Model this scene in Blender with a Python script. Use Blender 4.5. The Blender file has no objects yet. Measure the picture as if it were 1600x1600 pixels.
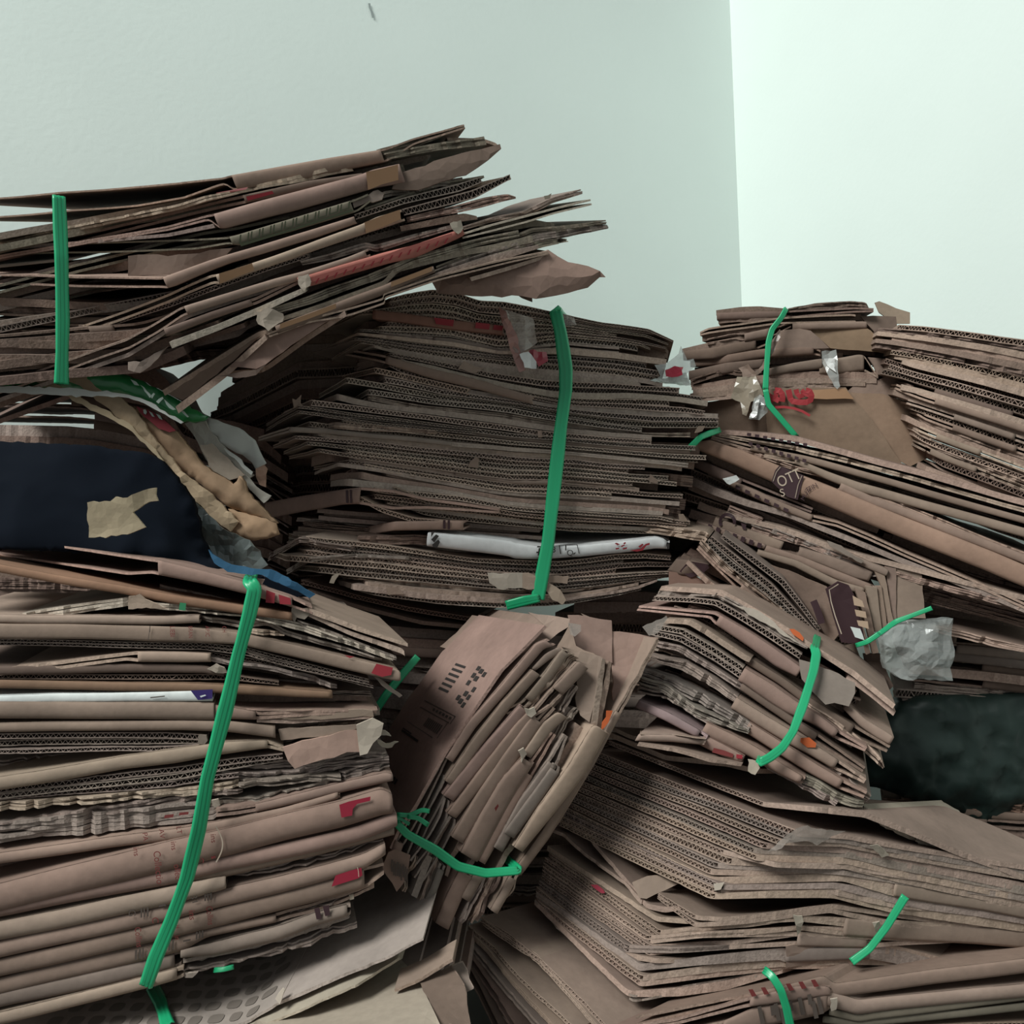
import bpy, bmesh, math, random
import numpy as np
from mathutils import Vector, Matrix, noise as mnoise
from mathutils.geometry import delaunay_2d_cdt

# ------------------------------------------------------------------ camera, world, light, exposure
SC = bpy.context.scene
COL = SC.collection
F = 1250.0                                   # focal length in pixels of the 1600 px frame
ROLL = math.radians(2.28)
CAM = np.array([0.0, 0.0, 1.0])
FW = np.array([0.0, 1.0, 0.0])
RT = np.array([math.cos(ROLL), 0.0, -math.sin(ROLL)])
UP = np.array([math.sin(ROLL), 0.0, math.cos(ROLL)])
cam_data = bpy.data.cameras.new('camera')
cam_data.sensor_width = 36.0
cam_data.lens = F / 1600 * 36.0
cam_data.clip_start = 0.02
cam = bpy.data.objects.new('camera', cam_data)
COL.objects.link(cam)
cam.matrix_world = Matrix(((RT[0], UP[0], -FW[0], CAM[0]), (RT[1], UP[1], -FW[1], CAM[1]),
                           (RT[2], UP[2], -FW[2], CAM[2]), (0, 0, 0, 1)))
SC.camera = cam

world = bpy.data.worlds.new('room_light')
world.use_nodes = True
world.node_tree.nodes['Background'].inputs[0].default_value = (0.90, 0.97, 1.0, 1)
world.node_tree.nodes['Background'].inputs[1].default_value = 0.27
SC.world = world


def area(name, loc, target, sx, sy, power, color):
    ld = bpy.data.lights.new(name, 'AREA')
    ld.shape = 'RECTANGLE'; ld.size = sx; ld.size_y = sy
    ld.energy = power; ld.color = color
    o = bpy.data.objects.new(name, ld); COL.objects.link(o)
    o.location = loc
    o.rotation_euler = (Vector(target) - Vector(loc)).to_track_quat('-Z', 'Y').to_euler()
    return o


area('soft_key_light', (-5.0, -2.9, 7.6), (0.2, 2.0, 1.2), 3.6, 3.2, 1080, (0.96, 1.0, 0.965))  # unseen key light added high at left to balance the two walls
SC.view_settings.view_transform = 'Standard'
SC.view_settings.look = 'None'
SC.view_settings.gamma = 1.0
SC.view_settings.use_curve_mapping = False
SC.view_settings.exposure = 0.0

# ------------------------------------------------------------------ helpers
rng = np.random.default_rng(7)
random.seed(7)
ZM = {'P': (0, 0, 1.0), 'Z1': (200, 150, 3.2), 'Z2': (550, 150, 3.2), 'Z3': (400, 450, 3.2), 'Z4': (760, 450, 3.2),
      'Z5': (1020, 440, 4.0), 'Z6': (1000, 800, 3.555), 'Z7': (200, 560, 4.0), 'Z8': (200, 850, 3.478),
      'Y1': (200, 1200, 3.478), 'Y2': (570, 930, 3.02), 'Y3': (800, 1100, 2.667), 'Y4': (600, 1350, 4.0),
      'Y5': (1000, 1350, 4.0), 'W1': (800, 1120, 5.333), 'W2': (1050, 440, 4.571), 'W3': (200, 1230, 4.85),
      'W4': (600, 950, 4.571), 'W5': (1180, 820, 6.155)}


def px(spec):
    """'Z1: 0,455 250,435' -> [(x, y, dd)] in frame pixels; dd is a depth offset in metres (written in mm)."""
    out, z = [], ZM['P']
    for tok in spec.replace(':', ': ').split():
        if tok.endswith(':'):
            z = ZM[tok[:-1]]
            continue
        v = [float(t) for t in tok.split(',')]
        out.append((z[0] + v[0] / z[2], z[1] + v[1] / z[2], v[2] / 1000 if len(v) > 2 else 0.0))
    return out


def at(x, y, d):
    return CAM + FW * d + RT * ((x - 800) / F * d) + UP * ((800 - y) / F * d)


def nm(name, color, rough=0.85, spec=0.3):
    m = bpy.data.materials.new(name)
    m.use_nodes = True
    nt = m.node_tree
    b = nt.nodes['Principled BSDF']
    b.inputs['Base Color'].default_value = (*color, 1)
    b.inputs['Roughness'].default_value = rough
    b.inputs['Specular IOR Level'].default_value = spec
    return m, nt, b


def cardboard_material(name, gain, fibre):
    """brown board: the object's own tint, mottled, with faint lines where the flutes show through"""
    m, nt, b = nm(name, (0.3, 0.2, 0.15), 0.88, 0.18)
    N, L = nt.nodes.new, nt.links.new
    oi = N('ShaderNodeObjectInfo')
    tc = N('ShaderNodeTexCoord')
    n1 = N('ShaderNodeTexNoise'); n1.inputs['Scale'].default_value = 9; n1.inputs['Detail'].default_value = 5
    n2 = N('ShaderNodeTexNoise'); n2.inputs['Scale'].default_value = 240 if fibre else 90; n2.inputs['Detail'].default_value = 3
    L(tc.outputs['Object'], n1.inputs['Vector']); L(tc.outputs['Object'], n2.inputs['Vector'])
    r1 = N('ShaderNodeMapRange'); r1.inputs[1].default_value = 0.3; r1.inputs[2].default_value = 0.7
    r1.inputs[3].default_value = 0.80 * gain; r1.inputs[4].default_value = 1.14 * gain
    L(n1.outputs['Fac'], r1.inputs[0])
    r2 = N('ShaderNodeMapRange'); r2.inputs[1].default_value = 0.3; r2.inputs[2].default_value = 0.7
    r2.inputs[3].default_value = 0.84 if fibre else 0.94; r2.inputs[4].default_value = 1.14 if fibre else 1.05
    L(n2.outputs['Fac'], r2.inputs[0])
    mu = N('ShaderNodeMath'); mu.operation = 'MULTIPLY'
    L(r1.outputs[0], mu.inputs[0]); L(r2.outputs[0], mu.inputs[1])
    mx = N('ShaderNodeVectorMath'); mx.operation = 'SCALE'
    L(oi.outputs['Color'], mx.inputs[0]); L(mu.outputs[0], mx.inputs['Scale'])
    L(mx.outputs[0], b.inputs['Base Color'])
    bp = N('ShaderNodeBump'); bp.inputs['Strength'].default_value = 0.5 if fibre else 0.22; bp.inputs['Distance'].default_value = 0.002
    L(n2.outputs['Fac'], bp.inputs['Height']); L(bp.outputs[0], b.inputs['Normal'])
    return m


M_BOARD = cardboard_material('cardboard_face', 1.0, False)
M_EDGE = cardboard_material('cardboard_cut_edge', 1.42, True)  # paler than the faces: raw fibre, plus light that cut edges catch


def plastic(name, color, rough, alpha=1.0, trans=0.0):
    m, nt, b = nm(name, color, rough, 0.6)
    b.inputs['Alpha'].default_value = alpha
    b.inputs['Transmission Weight'].default_value = trans
    return m


M_STRAP, nt_, b_ = nm('green_strap_plastic', (0.014, 0.36, 0.155), 0.34, 0.6)
M_TAPE = plastic('clear_tape', (0.40, 0.34, 0.30), 0.14, 0.5)
M_FILM = plastic('clear_film', (0.52, 0.54, 0.52), 0.10, 0.38)
PRINT = {}


def ink(key):
    if key not in PRINT:
        c = {'red': (0.27, 0.026, 0.036), 'marker': (0.30, 0.03, 0.035), 'faint_red': (0.17, 0.034, 0.032), 'brown': (0.045, 0.022, 0.026),
             'black': (0.035, 0.03, 0.028), 'soft_black': (0.085, 0.065, 0.055), 'green': (0.03, 0.20, 0.09), 'olive': (0.075, 0.085, 0.05), 'purple': (0.035, 0.02, 0.12),
             'orange': (0.46, 0.10, 0.03), 'tape': (0.34, 0.20, 0.115), 'pale_tape': (0.40, 0.29, 0.21), 'pink': (0.42, 0.13, 0.11), 'white': (0.62, 0.66, 0.64),
             'pale': (0.46, 0.37, 0.29), 'grey_scale': (0.17, 0.142, 0.122), 'crimson': (0.27, 0.018, 0.038)}[key]
        PRINT[key] = nm('print_' + key, c, 0.6 if 'tape' not in key else 0.3, 0.3)[0]
    return PRINT[key]


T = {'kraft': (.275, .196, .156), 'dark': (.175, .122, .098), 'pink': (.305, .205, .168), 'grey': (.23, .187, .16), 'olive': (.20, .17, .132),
     'light': (.36, .272, .21), 'tan': (.30, .22, .175), 'white': (.66, .68, .67), 'red': (.40, .15, .12), 'dusty': (.235, .182, .155), 'pale': (.40, .335, .275),
     'lit_brown': (.34, .258, .212), 'lit_grey': (.31, .248, .21), 'lit_tan': (.37, .285, .235)}  # these three: boards lightened to make up for shade on the central bundle


def tint(k, var=0.10):
    c = np.array(T[k] if isinstance(k, str) else k)
    if k != 'white':
        c = c * .90
    c = c * (1 + rng.uniform(-var, var)) * (1 + rng.uniform(-.02, .02, 3))
    return (*[float(v) for v in c], 1.0)


def tube(acc, ring, edge_mat=None, mat=0, smooth=False):
    """ring: (M, 2R, 3), the section at each of M stations (out along one side, back along the other) -> closed skin"""
    M, Q, _ = ring.shape
    base = acc['n']
    acc['v'].append(ring.reshape(-1, 3)); acc['n'] += M * Q
    i = np.arange(M - 1)[:, None]; j = np.arange(Q)[None, :]; jn = (j + 1) % Q
    q = np.stack([i * Q + j + 0 * i, (i + 1) * Q + j, (i + 1) * Q + jn, i * Q + jn], -1).reshape(-1, 4) + base
    mi = np.full((M - 1, Q), mat)
    if edge_mat is not None:
        mi[:, Q - 1] = edge_mat
    acc['f'].append(q); acc['m'].append(mi.ravel()); acc['s'].append(np.full(len(q), smooth))
    R = Q // 2
    k = np.arange(R - 1)
    e0 = np.stack([k, k + 1, Q - 2 - k, Q - 1 - k], -1)
    e1 = e0[:, ::-1] + (M - 1) * Q
    e = np.concatenate([e0, e1]) + base
    acc['f'].append(e); acc['m'].append(np.full(len(e), edge_mat if edge_mat is not None else mat)); acc['s'].append(np.full(len(e), False))


def new_acc():
    return {'v': [], 'f': [], 'm': [], 's': [], 'n': 0}


def link(name, me, parent, color=None):
    o = bpy.data.objects.new(name, me)
    COL.objects.link(o)
    if parent is not None:
        o.parent = parent
    if color is not None:
        o.color = color
    return o


def build(name, acc, mats, parent, origin, color=None):
    v = np.concatenate(acc['v']) - origin
    f = np.concatenate(acc['f'])
    me = bpy.data.meshes.new(name)
    me.vertices.add(len(v)); me.vertices.foreach_set('co', v.astype(np.float32).ravel())
    me.loops.add(f.size); me.loops.foreach_set('vertex_index', f.astype(np.int32).ravel())
    me.polygons.add(len(f))
    me.polygons.foreach_set('loop_start', np.arange(0, f.size, 4, dtype=np.int32))
    for m in mats:
        me.materials.append(m)
    me.polygons.foreach_set('material_index', np.concatenate(acc['m']).astype(np.int32))
    me.polygons.foreach_set('use_smooth', np.concatenate(acc['s']).astype(bool))
    me.update(calc_edges=True)
    me.validate()
    return link(name, me, parent, color)


def empty(name, loc, label, cat, group=None):
    e = bpy.data.objects.new(name, None)
    e.empty_display_size = 0.05
    COL.objects.link(e)
    e.location = loc
    e['label'] = label; e['category'] = cat
    if group:
        e['group'] = group
    return e


def wob(s, wl, amp):
    L = s[-1] + 1e-6
    k = max(3, int(L / wl) + 2)
    return np.interp(s, np.linspace(0, L, k), rng.normal(0, 1, k)) * amp


def unit(v):
    return v / (np.linalg.norm(v) + 1e-12)


class Bundle:
    """one tied stack. d0: depth of its front face at pixel (cx, cy), dx / dy: its change per 100 px, slope: rise of its sheets in the picture,
    w: world vector from the front edges to the back edges, bl / br: depth gained per 100 px to either side of a sheet's corner"""

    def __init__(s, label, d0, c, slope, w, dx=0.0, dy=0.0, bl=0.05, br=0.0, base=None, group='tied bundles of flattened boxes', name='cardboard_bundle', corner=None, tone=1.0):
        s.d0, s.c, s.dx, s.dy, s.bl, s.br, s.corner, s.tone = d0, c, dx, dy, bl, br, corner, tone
        a = math.radians(slope)
        s.w = np.array(w, float)
        n = RT * (-math.sin(a)) + UP * math.cos(a)
        wh = unit(s.w)
        s.n = unit(n - wh * n.dot(wh))
        s.origin = at(*base) if base else at(c[0], c[1], d0)
        s.e = empty(name, s.origin, label, 'bundle', group)

    def depth(s, x, y):
        if s.corner:                         # two faces meeting at a corner line x = x0 + k (y - y0)
            x0, y0, k, gl, gr = s.corner
            u = x - (x0 + k * (y - y0))
            return s.d0 + (gr * u if u > 0 else -gl * u) / 100
        return s.d0 + s.dx * (x - s.c[0]) / 100 + s.dy * (y - s.c[1]) / 100

    def sheet(s, spec, H=6, caps=None, plies=None, flute=False, col='kraft', jag=None, torn=False, c=None, back=0.0, bulge=None, wl=1.0,
              ext=True, name='flattened_box', ply=4.0, var=0.10, wobble=1.0, pitch=0.0072, fc=False):
        p = px(spec) if isinstance(spec, str) else [tuple(q) if len(q) == 3 else (*q, 0.0) for q in spec]
        K = len(p)
        Hs = list(H) if isinstance(H, (tuple, list)) else [H] * K
        while len(Hs) < K:
            Hs.append(Hs[-1])
        if caps == 'all':
            caps = [(0, K - 1)]
        caps = [list(q) for q in (caps or [])]
        if ext and p[0][0] <= 204 and K > 1:
            sl = max(-.35, min(.35, (p[1][1] - p[0][1]) / (p[1][0] - p[0][0] + 1e-6)))
            x = -60 - rng.uniform(0, 40)
            p.insert(0, (x, p[0][1] + sl * (x - p[0][0]), p[0][2])); Hs.insert(0, Hs[0])
            caps = [[0 if q[0] == 0 else q[0] + 1, q[1] + 1] for q in caps]
            if c is not None:
                c += 1
        if ext and p[-1][0] >= 1395:
            sl = max(-.45, min(.45, (p[-1][1] - p[-2][1]) / (p[-1][0] - p[-2][0] + 1e-6)))
            x = 1660 + rng.uniform(0, 40)
            p.append((x, p[-1][1] + sl * (x - p[-1][0]), p[-1][2])); Hs.append(Hs[-1])
            for q in caps:
                if q[1] == len(p) - 2:
                    q[1] += 1
        K = len(p)
        xy = np.array([(q[0], q[1]) for q in p])
        seg = np.linalg.norm(np.diff(xy, axis=0), axis=1)
        cum = np.concatenate([[0], np.cumsum(seg)])
        dep = np.array([s.depth(q[0], q[1]) + q[2] for q in p])
        if c is not None:
            rel = cum - cum[c]
            dep = dep + np.where(rel < 0, -rel / 100 * s.bl, rel / 100 * s.br)
        P = np.array([at(q[0], q[1], d) for q, d in zip(p, dep)])
        Hm = np.array(Hs) * dep / F
        L3 = np.concatenate([[0], np.cumsum(np.linalg.norm(np.diff(P, axis=0), axis=1))])
        step = 0.008
        ss = np.unique(np.round(np.concatenate([np.arange(0, L3[-1], step), L3]), 5))
        C = np.stack([np.interp(ss, L3, P[:, k]) for k in range(3)], -1)
        Hh = np.interp(ss, L3, Hm)
        for _ in range(2):
            C[1:-1] = .25 * C[:-2] + .5 * C[1:-1] + .25 * C[2:]
            Hh[1:-1] = .25 * Hh[:-2] + .5 * Hh[1:-1] + .25 * Hh[2:]
        wh = unit(s.w)
        jag = (0.006 if torn else 0.0014) if jag is None else jag
        C = C + wh * (back + wob(ss, .12, .0012 * wobble))[:, None]
        C = C + s.n * wob(ss, .08, .0006 * wobble)[:, None]
        Cs = C
        C = C + wh * np.abs(wob(ss, .011, jag))[:, None]
        n = s.n
        acc = new_acc()
        L = np.linalg.norm(s.w) * wl * rng.uniform(.85, 1.0)
        if plies is None:
            plies = 2 if caps else 1
        tp = np.minimum(Hh, ply / 1000) if plies == 2 else Hh

        def slab(top, th, a0, a1, em=1):
            rows = [a0, a0 + (a1 - a0) * .3, a1]
            r = [top + wh * a for a in rows] + [top - n * th[:, None] + wh * a for a in rows[::-1]]
            tube(acc, np.stack(r, 1), em)
        tops = [C] if plies == 1 else [C, C - n * (Hh - tp)[:, None]]
        for t0 in tops:
            if flute:
                lt = tp * .17
                ks = int(np.searchsorted(ss, L3[c])) + 1 if (fc and c is not None) else len(ss)
                f_ = slice(0, max(2, ks))
                slab(t0[f_], lt[f_], 0, .018)
                slab((t0 - n * (tp - lt)[:, None])[f_], lt[f_], 0, .018)
                slab((t0 - n * (tp * .02)[:, None])[f_], (tp * .96)[f_], .0165, L)
                if ks < len(ss) - 1:
                    slab(t0[ks - 1:], tp[ks - 1:], 0, L)
                sw = np.arange(0, ss[min(ks, len(ss)) - 1], pitch / 5)
                Cw = np.stack([np.interp(sw, ss, t0[:, k]) for k in range(3)], -1)
                tw = np.interp(sw, ss, tp)
                ph = sw / pitch * 2 * math.pi
                mid = Cw - n * (tw * (.5 - .33 * np.sin(ph)))[:, None] + wh * .0008
                hw = n * (tw * .085)[:, None]
                tube(acc, np.stack([mid + hw, mid + hw + wh * .017, mid - hw + wh * .017, mid - hw], 1), 1, 1)
            elif torn:
                k_ = int(np.clip(np.median(tp) / .0028, 2, 5))
                for q_ in range(k_):
                    off_ = np.abs(wob(ss, .05, .0045)) + np.abs(wob(ss, .012, .0011)) + wob(ss, .15, .002)
                    tq = t0 - n * (tp * (q_ / k_) + wob(ss, .05, .0004))[:, None] + wh * off_[:, None]
                    slab(tq, tp / k_ * (.86 + wob(ss, .04, .06)).clip(.5, 1.1), 0, L)
            else:
                slab(t0, tp, 0, L)
        bmax = 0.0
        for (i0, i1) in caps:
            a0, a1 = L3[i0], L3[i1]
            k = np.where((ss >= a0 - 1e-6) & (ss <= a1 + 1e-6))[0]
            if len(k) < 2:
                continue
            bg = np.minimum(Hh[k] * .20, .0034) if bulge is None else np.full(len(k), bulge)
            bmax = max(bmax, float(bg.max()))
            outs, ins = [], []
            for u in np.linspace(0, 1, 7):
                f = math.sin(math.pi * u) ** .6 if 0 < u < 1 else 0.0
                base_ = Cs[k] - n * (Hh[k] * u)[:, None]
                outs.append(base_ - wh * (bg * f + .0004)[:, None])
                ins.append(base_ - wh * (bg * f - .0034)[:, None] )
            tube(acc, np.stack(outs + ins[::-1], 1), None, 0, True)
        o = build(name, acc, [M_BOARD, M_EDGE], s.e, s.origin, tuple(np.array(tint(col, var)) * (s.tone, s.tone, s.tone, 1)))  # board colour darkened here in place of dimmer light on some bundles
        rec = {'o': o, 'C': Cs, 'H': Hh, 'bulge': bmax, 'b': s, 'ss': ss}
        rel = Cs - CAM
        dpt = rel @ FW
        rec['x'] = rel @ RT / dpt * F + 800
        rec['y'] = 800 - rel @ UP / dpt * F
        rec['d'] = dpt
        return rec

    def fill(s, lines, pitch, flute=.5, cap=.2, back=(0, .02), col=('kraft', 'grey', 'dark'), lside=None, jit=(25, 25), torn=.25, hf=1.06, var=.14, ply=4.0, pinch=None):
        ps = [np.array(px(l)) for l in lines]

        def rs(p, k=14):
            cu = np.concatenate([[0], np.cumsum(np.linalg.norm(np.diff(p[:, :2], axis=0), axis=1))])
            t = np.linspace(0, cu[-1], k)
            return np.stack([np.interp(t, cu, p[:, j]) for j in range(3)], -1)
        rp = [rs(p) for p in ps]
        for a, b in zip(rp[:-1], rp[1:]):
            gap = np.mean(np.abs(b[:, 1] - a[:, 1]))
            n = max(1, int(round(gap / pitch)))
            for i in range(n):
                t = (i + rng.uniform(-.15, .15)) / n
                p = a * (1 - t) + b * t
                h = np.abs(b[:, 1] - a[:, 1]) / n * hf
                i0 = rng.integers(0, 2) if jit[0] else 0
                i1 = len(p) - (rng.integers(0, 3) if jit[1] and rng.random() < .5 else 0)
                p = p[i0:i1].copy(); h = h[i0:i1]
                p[0, 0] += rng.uniform(-jit[0], jit[0]); p[-1, 0] += rng.uniform(-jit[1], jit[1])
                h = np.maximum(h, 2.6)
                pts = [tuple(q) for q in p]
                hl = [float(v) for v in h]
                cidx = None
                if lside is not None:
                    q = pts[0]
                    pts.insert(0, (q[0] - lside[0] * rng.uniform(.5, 1.1), q[1] + lside[1] * rng.uniform(.8, 1.2), lside[2] / 1000 * rng.uniform(.7, 1)))
                    hl.insert(0, hl[0] * .8)
                caps = None
                if rng.random() < cap:
                    k0 = rng.integers(1, len(pts) // 2); k1 = rng.integers(k0 + 2, len(pts))
                    caps = [(int(k0), int(k1))]
                fl = (rng.random() < flute) and caps is None
                s.sheet(pts, hl, caps=caps, flute=fl, col=col[rng.integers(len(col))], torn=rng.random() < torn and not fl,
                        back=rng.uniform(*back), var=var, ext=True, ply=ply)

    def strap(s, spec, width, off=0.009, col=M_STRAP, wrap=(True, True), name='strap'):
        p = px(spec)
        pts = [at(q[0], q[1], s.depth(q[0], q[1]) + q[2] - off) for q in p]
        wd = [width * (s.depth(q[0], q[1]) + q[2]) / F for q in p]
        wh = unit(s.w)
        if wrap[0]:
            pts.insert(0, pts[0] + wh * .16 + s.n * .004); wd.insert(0, wd[0])
        if wrap[1]:
            pts.append(pts[-1] + wh * .16 - s.n * .004); wd.append(wd[-1])
        pts = np.array(pts)
        L3 = np.concatenate([[0], np.cumsum(np.linalg.norm(np.diff(pts, axis=0), axis=1))])
        ss = np.unique(np.round(np.concatenate([np.arange(0, L3[-1], .006), L3]), 5))
        C = np.stack([np.interp(ss, L3, pts[:, k]) for k in range(3)], -1)
        W = np.interp(ss, L3, wd) * (1 + wob(ss, .05, .07))
        for _ in range(2):
            C[1:-1] = .25 * C[:-2] + .5 * C[1:-1] + .25 * C[2:]
        tg = np.gradient(C, axis=0); tg /= np.linalg.norm(tg, axis=1)[:, None]
        view = C - CAM; view /= np.linalg.norm(view, axis=1)[:, None]
        side = np.cross(tg, view)
        side /= np.linalg.norm(side, axis=1)[:, None] + 1e-9
        nrm = np.cross(side, tg)
        nrm *= np.sign(-(nrm * view).sum(1))[:, None]
        tw = wob(ss, .10, .16)
        prof = [(-.5, 0), (-.30, .0026), (-.16, .0004), (0, .0028), (.12, .0005), (.30, .0024), (.5, 0)]
        ft, bk = [], []
        for u, h in prof:
            q = C + side * (u * W)[:, None] + nrm * (h + u * W * tw)[:, None]
            ft.append(q); bk.append(q - nrm * .0012)
        acc = new_acc()
        tube(acc, np.stack(ft + bk[::-1], 1), None, 0, True)
        return build(name, acc, [col], s.e, s.origin)

    def panel(s, spec, thick=4.0, col='kraft', jag=1.0, crumple=0.0, bulge=0.0, mat=None, name='flap', res=14, curl=None, parent=None, freq=14, var=.1, smooth=False):
        return panel(parent or s.e, s.origin, px(spec), s.depth, s.w, thick, col, jag, crumple, bulge, mat, name, res, curl, freq, var, smooth)


def panel(parent, origin, p, depth, w, thick, col, jag, crumple, bulge, mat, name, res, curl=None, freq=14, var=.1, smooth=False):
    """a flat or crumpled piece of board or film with an outline of its own and real thickness"""
    A = np.array([(q[0], q[1], 1.0) for q in p]); D = np.array([depth(q[0], q[1]) + q[2] for q in p])
    co, *_ = np.linalg.lstsq(A, D, rcond=None)
    resid = D - A @ co
    bd = []
    for i in range(len(p)):
        a, b = np.array(p[i][:2]), np.array(p[(i + 1) % len(p)][:2])
        k = max(1, int(np.linalg.norm(b - a) / res))
        nrm = np.array([-(b - a)[1], (b - a)[0]]); nrm /= np.linalg.norm(nrm) + 1e-9
        for j in range(k):
            q = a + (b - a) * j / k
            if j:
                q = q + nrm * rng.normal(0, jag)
            bd.append(q)
    bd = np.array(bd)
    lo, hi = bd.min(0), bd.max(0)
    inner = []
    for x in np.arange(lo[0], hi[0], res):
        for y in np.arange(lo[1], hi[1], res):
            q = np.array([x, y]) + rng.uniform(-.25, .25, 2) * res
            if np.min(np.linalg.norm(bd - q, axis=1)) > res * .55:
                inner.append(q)
    allp = [Vector(q) for q in bd] + [Vector(q) for q in inner]
    nb = len(bd)
    edges = [(i, (i + 1) % nb) for i in range(nb)]
    vs, es, fs, *_ = delaunay_2d_cdt(allp, edges, [list(range(nb))], 1, 1e-4)
    vs = np.array([(v[0], v[1]) for v in vs])
    pp = np.array([q[:2] for q in p])
    dist = np.min(np.linalg.norm(vs[:, None] - bd[None], axis=2), axis=1)
    wgt = 1 / (np.linalg.norm(vs[:, None] - pp[None], axis=2) ** 2 + 4)
    rr = (wgt * resid[None]).sum(1) / wgt.sum(1)
    dd = vs @ co[:2] + co[2] + rr
    dd = dd - bulge * (1 - np.exp(-dist / 22.0))
    fr = np.array([at(x, y, d) for (x, y), d in zip(vs, dd)])
    if crumple:
        for i in range(len(fr)):
            q = Vector(fr[i])
            v = abs(mnoise.noise(q * freq)) + .5 * abs(mnoise.noise(q * freq * 2.3 + Vector((3, 1, 7))))
            fr[i] += FW * (v - .35) * crumple
    wh = unit(w)
    bkv = fr + FW * (thick / 1000)
    bkv = bkv + (wh - FW) * (thick / 1000) * .5
    n = len(fr)
    faces = []
    cnt = {}
    for f in fs:
        f = list(f)
        faces.append(f); faces.append([i + n for i in f[::-1]])
        for a, b in zip(f, f[1:] + f[:1]):
            cnt[(a, b)] = 1
    side0 = len(faces)
    for (a, b) in list(cnt):
        if (b, a) not in cnt:
            faces.append([b, a, a + n, b + n])
    me = bpy.data.meshes.new(name)
    me.from_pydata([tuple(v) for v in np.concatenate([fr, bkv]) - origin], [], faces)
    if mat is None:
        me.materials.append(M_BOARD); me.materials.append(M_EDGE)
        for q in me.polygons[side0:]:
            q.material_index = 1
    else:
        me.materials.append(mat)
    if smooth:
        for q in me.polygons:
            q.use_smooth = True
    me.update()
    return link(name, me, parent, tint(col, var) if col else None)


def sdepth(rec, x, y, off=.0012):
    order = np.argsort(rec['x'])
    n = rec['b'].n
    X, t = x, 0.0
    for _ in range(4):                       # walk from the print down the sheet's normal to its top edge
        yc = float(np.interp(X, rec['x'][order], rec['y'][order]))
        t = (y - yc) / max(.3, n @ UP)
        X = x + t * (n @ RT)
    d = float(np.interp(X, rec['x'][order], rec['d'][order]))
    d -= (n @ FW) * t * d / F
    return d - rec['bulge'] - off - .0012


def poly_print(rec, spec, key, name='print', off=.0012):
    """flat ink on the front of a sheet"""
    p = px(spec)
    me = bpy.data.meshes.new(name)
    v = [tuple(at(q[0], q[1], sdepth(rec, q[0], q[1], off)) - rec['b'].origin) for q in p]
    me.from_pydata(v, [], [list(range(len(v)))])
    me.materials.append(ink(key))
    return link(name, me, rec['o'])


def strip_print(rec, spec_top, spec_bot, key, name='print', off=.0012):
    a, b = px(spec_top), px(spec_bot)
    pts = [at(q[0], q[1], sdepth(rec, q[0], q[1], off)) - rec['b'].origin for q in a + b]
    n = len(a)
    me = bpy.data.meshes.new(name)
    me.from_pydata([tuple(q) for q in pts], [], [[i, i + 1, n + i + 1, n + i] for i in range(n - 1)])
    me.materials.append(ink(key))
    return link(name, me, rec['o'])


def stroke(parent, origin, depth, p, width, key, name='print', off=.0015):
    """a line of ink on a face: p in pixels, depth(x, y) of the face"""
    xy = np.array([(q[0], q[1]) for q in p])
    tg = np.gradient(xy, axis=0); tg /= np.linalg.norm(tg, axis=1)[:, None] + 1e-9
    nn = np.stack([-tg[:, 1], tg[:, 0]], 1)
    v = [tuple(at(*(q + m * width / 2), depth(*q) - off) - origin) for q, m in zip(xy, nn)] + \
        [tuple(at(*(q - m * width / 2), depth(*q) - off) - origin) for q, m in zip(xy, nn)]
    n = len(xy)
    me = bpy.data.meshes.new(name)
    me.from_pydata(v, [], [[i, i + 1, n + i + 1, n + i] for i in range(n - 1)])
    me.materials.append(ink(key))
    return link(name, me, parent)


TEXTS = []


def text(rec, s, z, x, y, size, angle, key, off=.0016, squash=1.0):
    """printed lettering on the front of a sheet; x, y in the zoom z; size: letter height in frame pixels"""
    zx, zy, sc = ZM[z]
    X, Y = zx + x / sc, zy + y / sc
    d = sdepth(rec, X, Y, off)
    cu = bpy.data.curves.new('lettering', 'FONT')
    cu.body = s
    cu.size = size * 1.42 * d / F
    cu.materials.append(ink(key))
    o = bpy.data.objects.new('lettering', cu)
    COL.objects.link(o)
    a = math.radians(angle)
    ex = (RT * math.cos(a) + UP * math.sin(a)) * squash
    ey = -RT * math.sin(a) + UP * math.cos(a)
    ez = -FW
    lo = at(X, Y, d)
    TEXTS.append((o, rec, Matrix(((ex[0], ey[0], ez[0], lo[0]), (ex[1], ey[1], ez[1], lo[1]), (ex[2], ey[2], ez[2], lo[2]), (0, 0, 0, 1)))))


def finish_texts():
    dg = bpy.context.evaluated_depsgraph_get()
    dg.update()
    for o, rec, mw in TEXTS:
        me = bpy.data.meshes.new_from_object(o.evaluated_get(dg))
        me.name = 'lettering'
        me.transform(mw)
        for v in me.vertices:
            r_ = np.array(v.co) - CAM
            d_ = r_ @ FW
            X_, Y_ = r_ @ RT / d_ * F + 800, 800 - r_ @ UP / d_ * F
            v.co = at(X_, Y_, sdepth(rec, X_, Y_, .0022))
        me.transform(Matrix.Translation(-Vector(rec['b'].origin)))
        cu = o.data
        bpy.data.objects.remove(o); bpy.data.curves.remove(cu)
        link('lettering', me, rec['o'])


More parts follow.
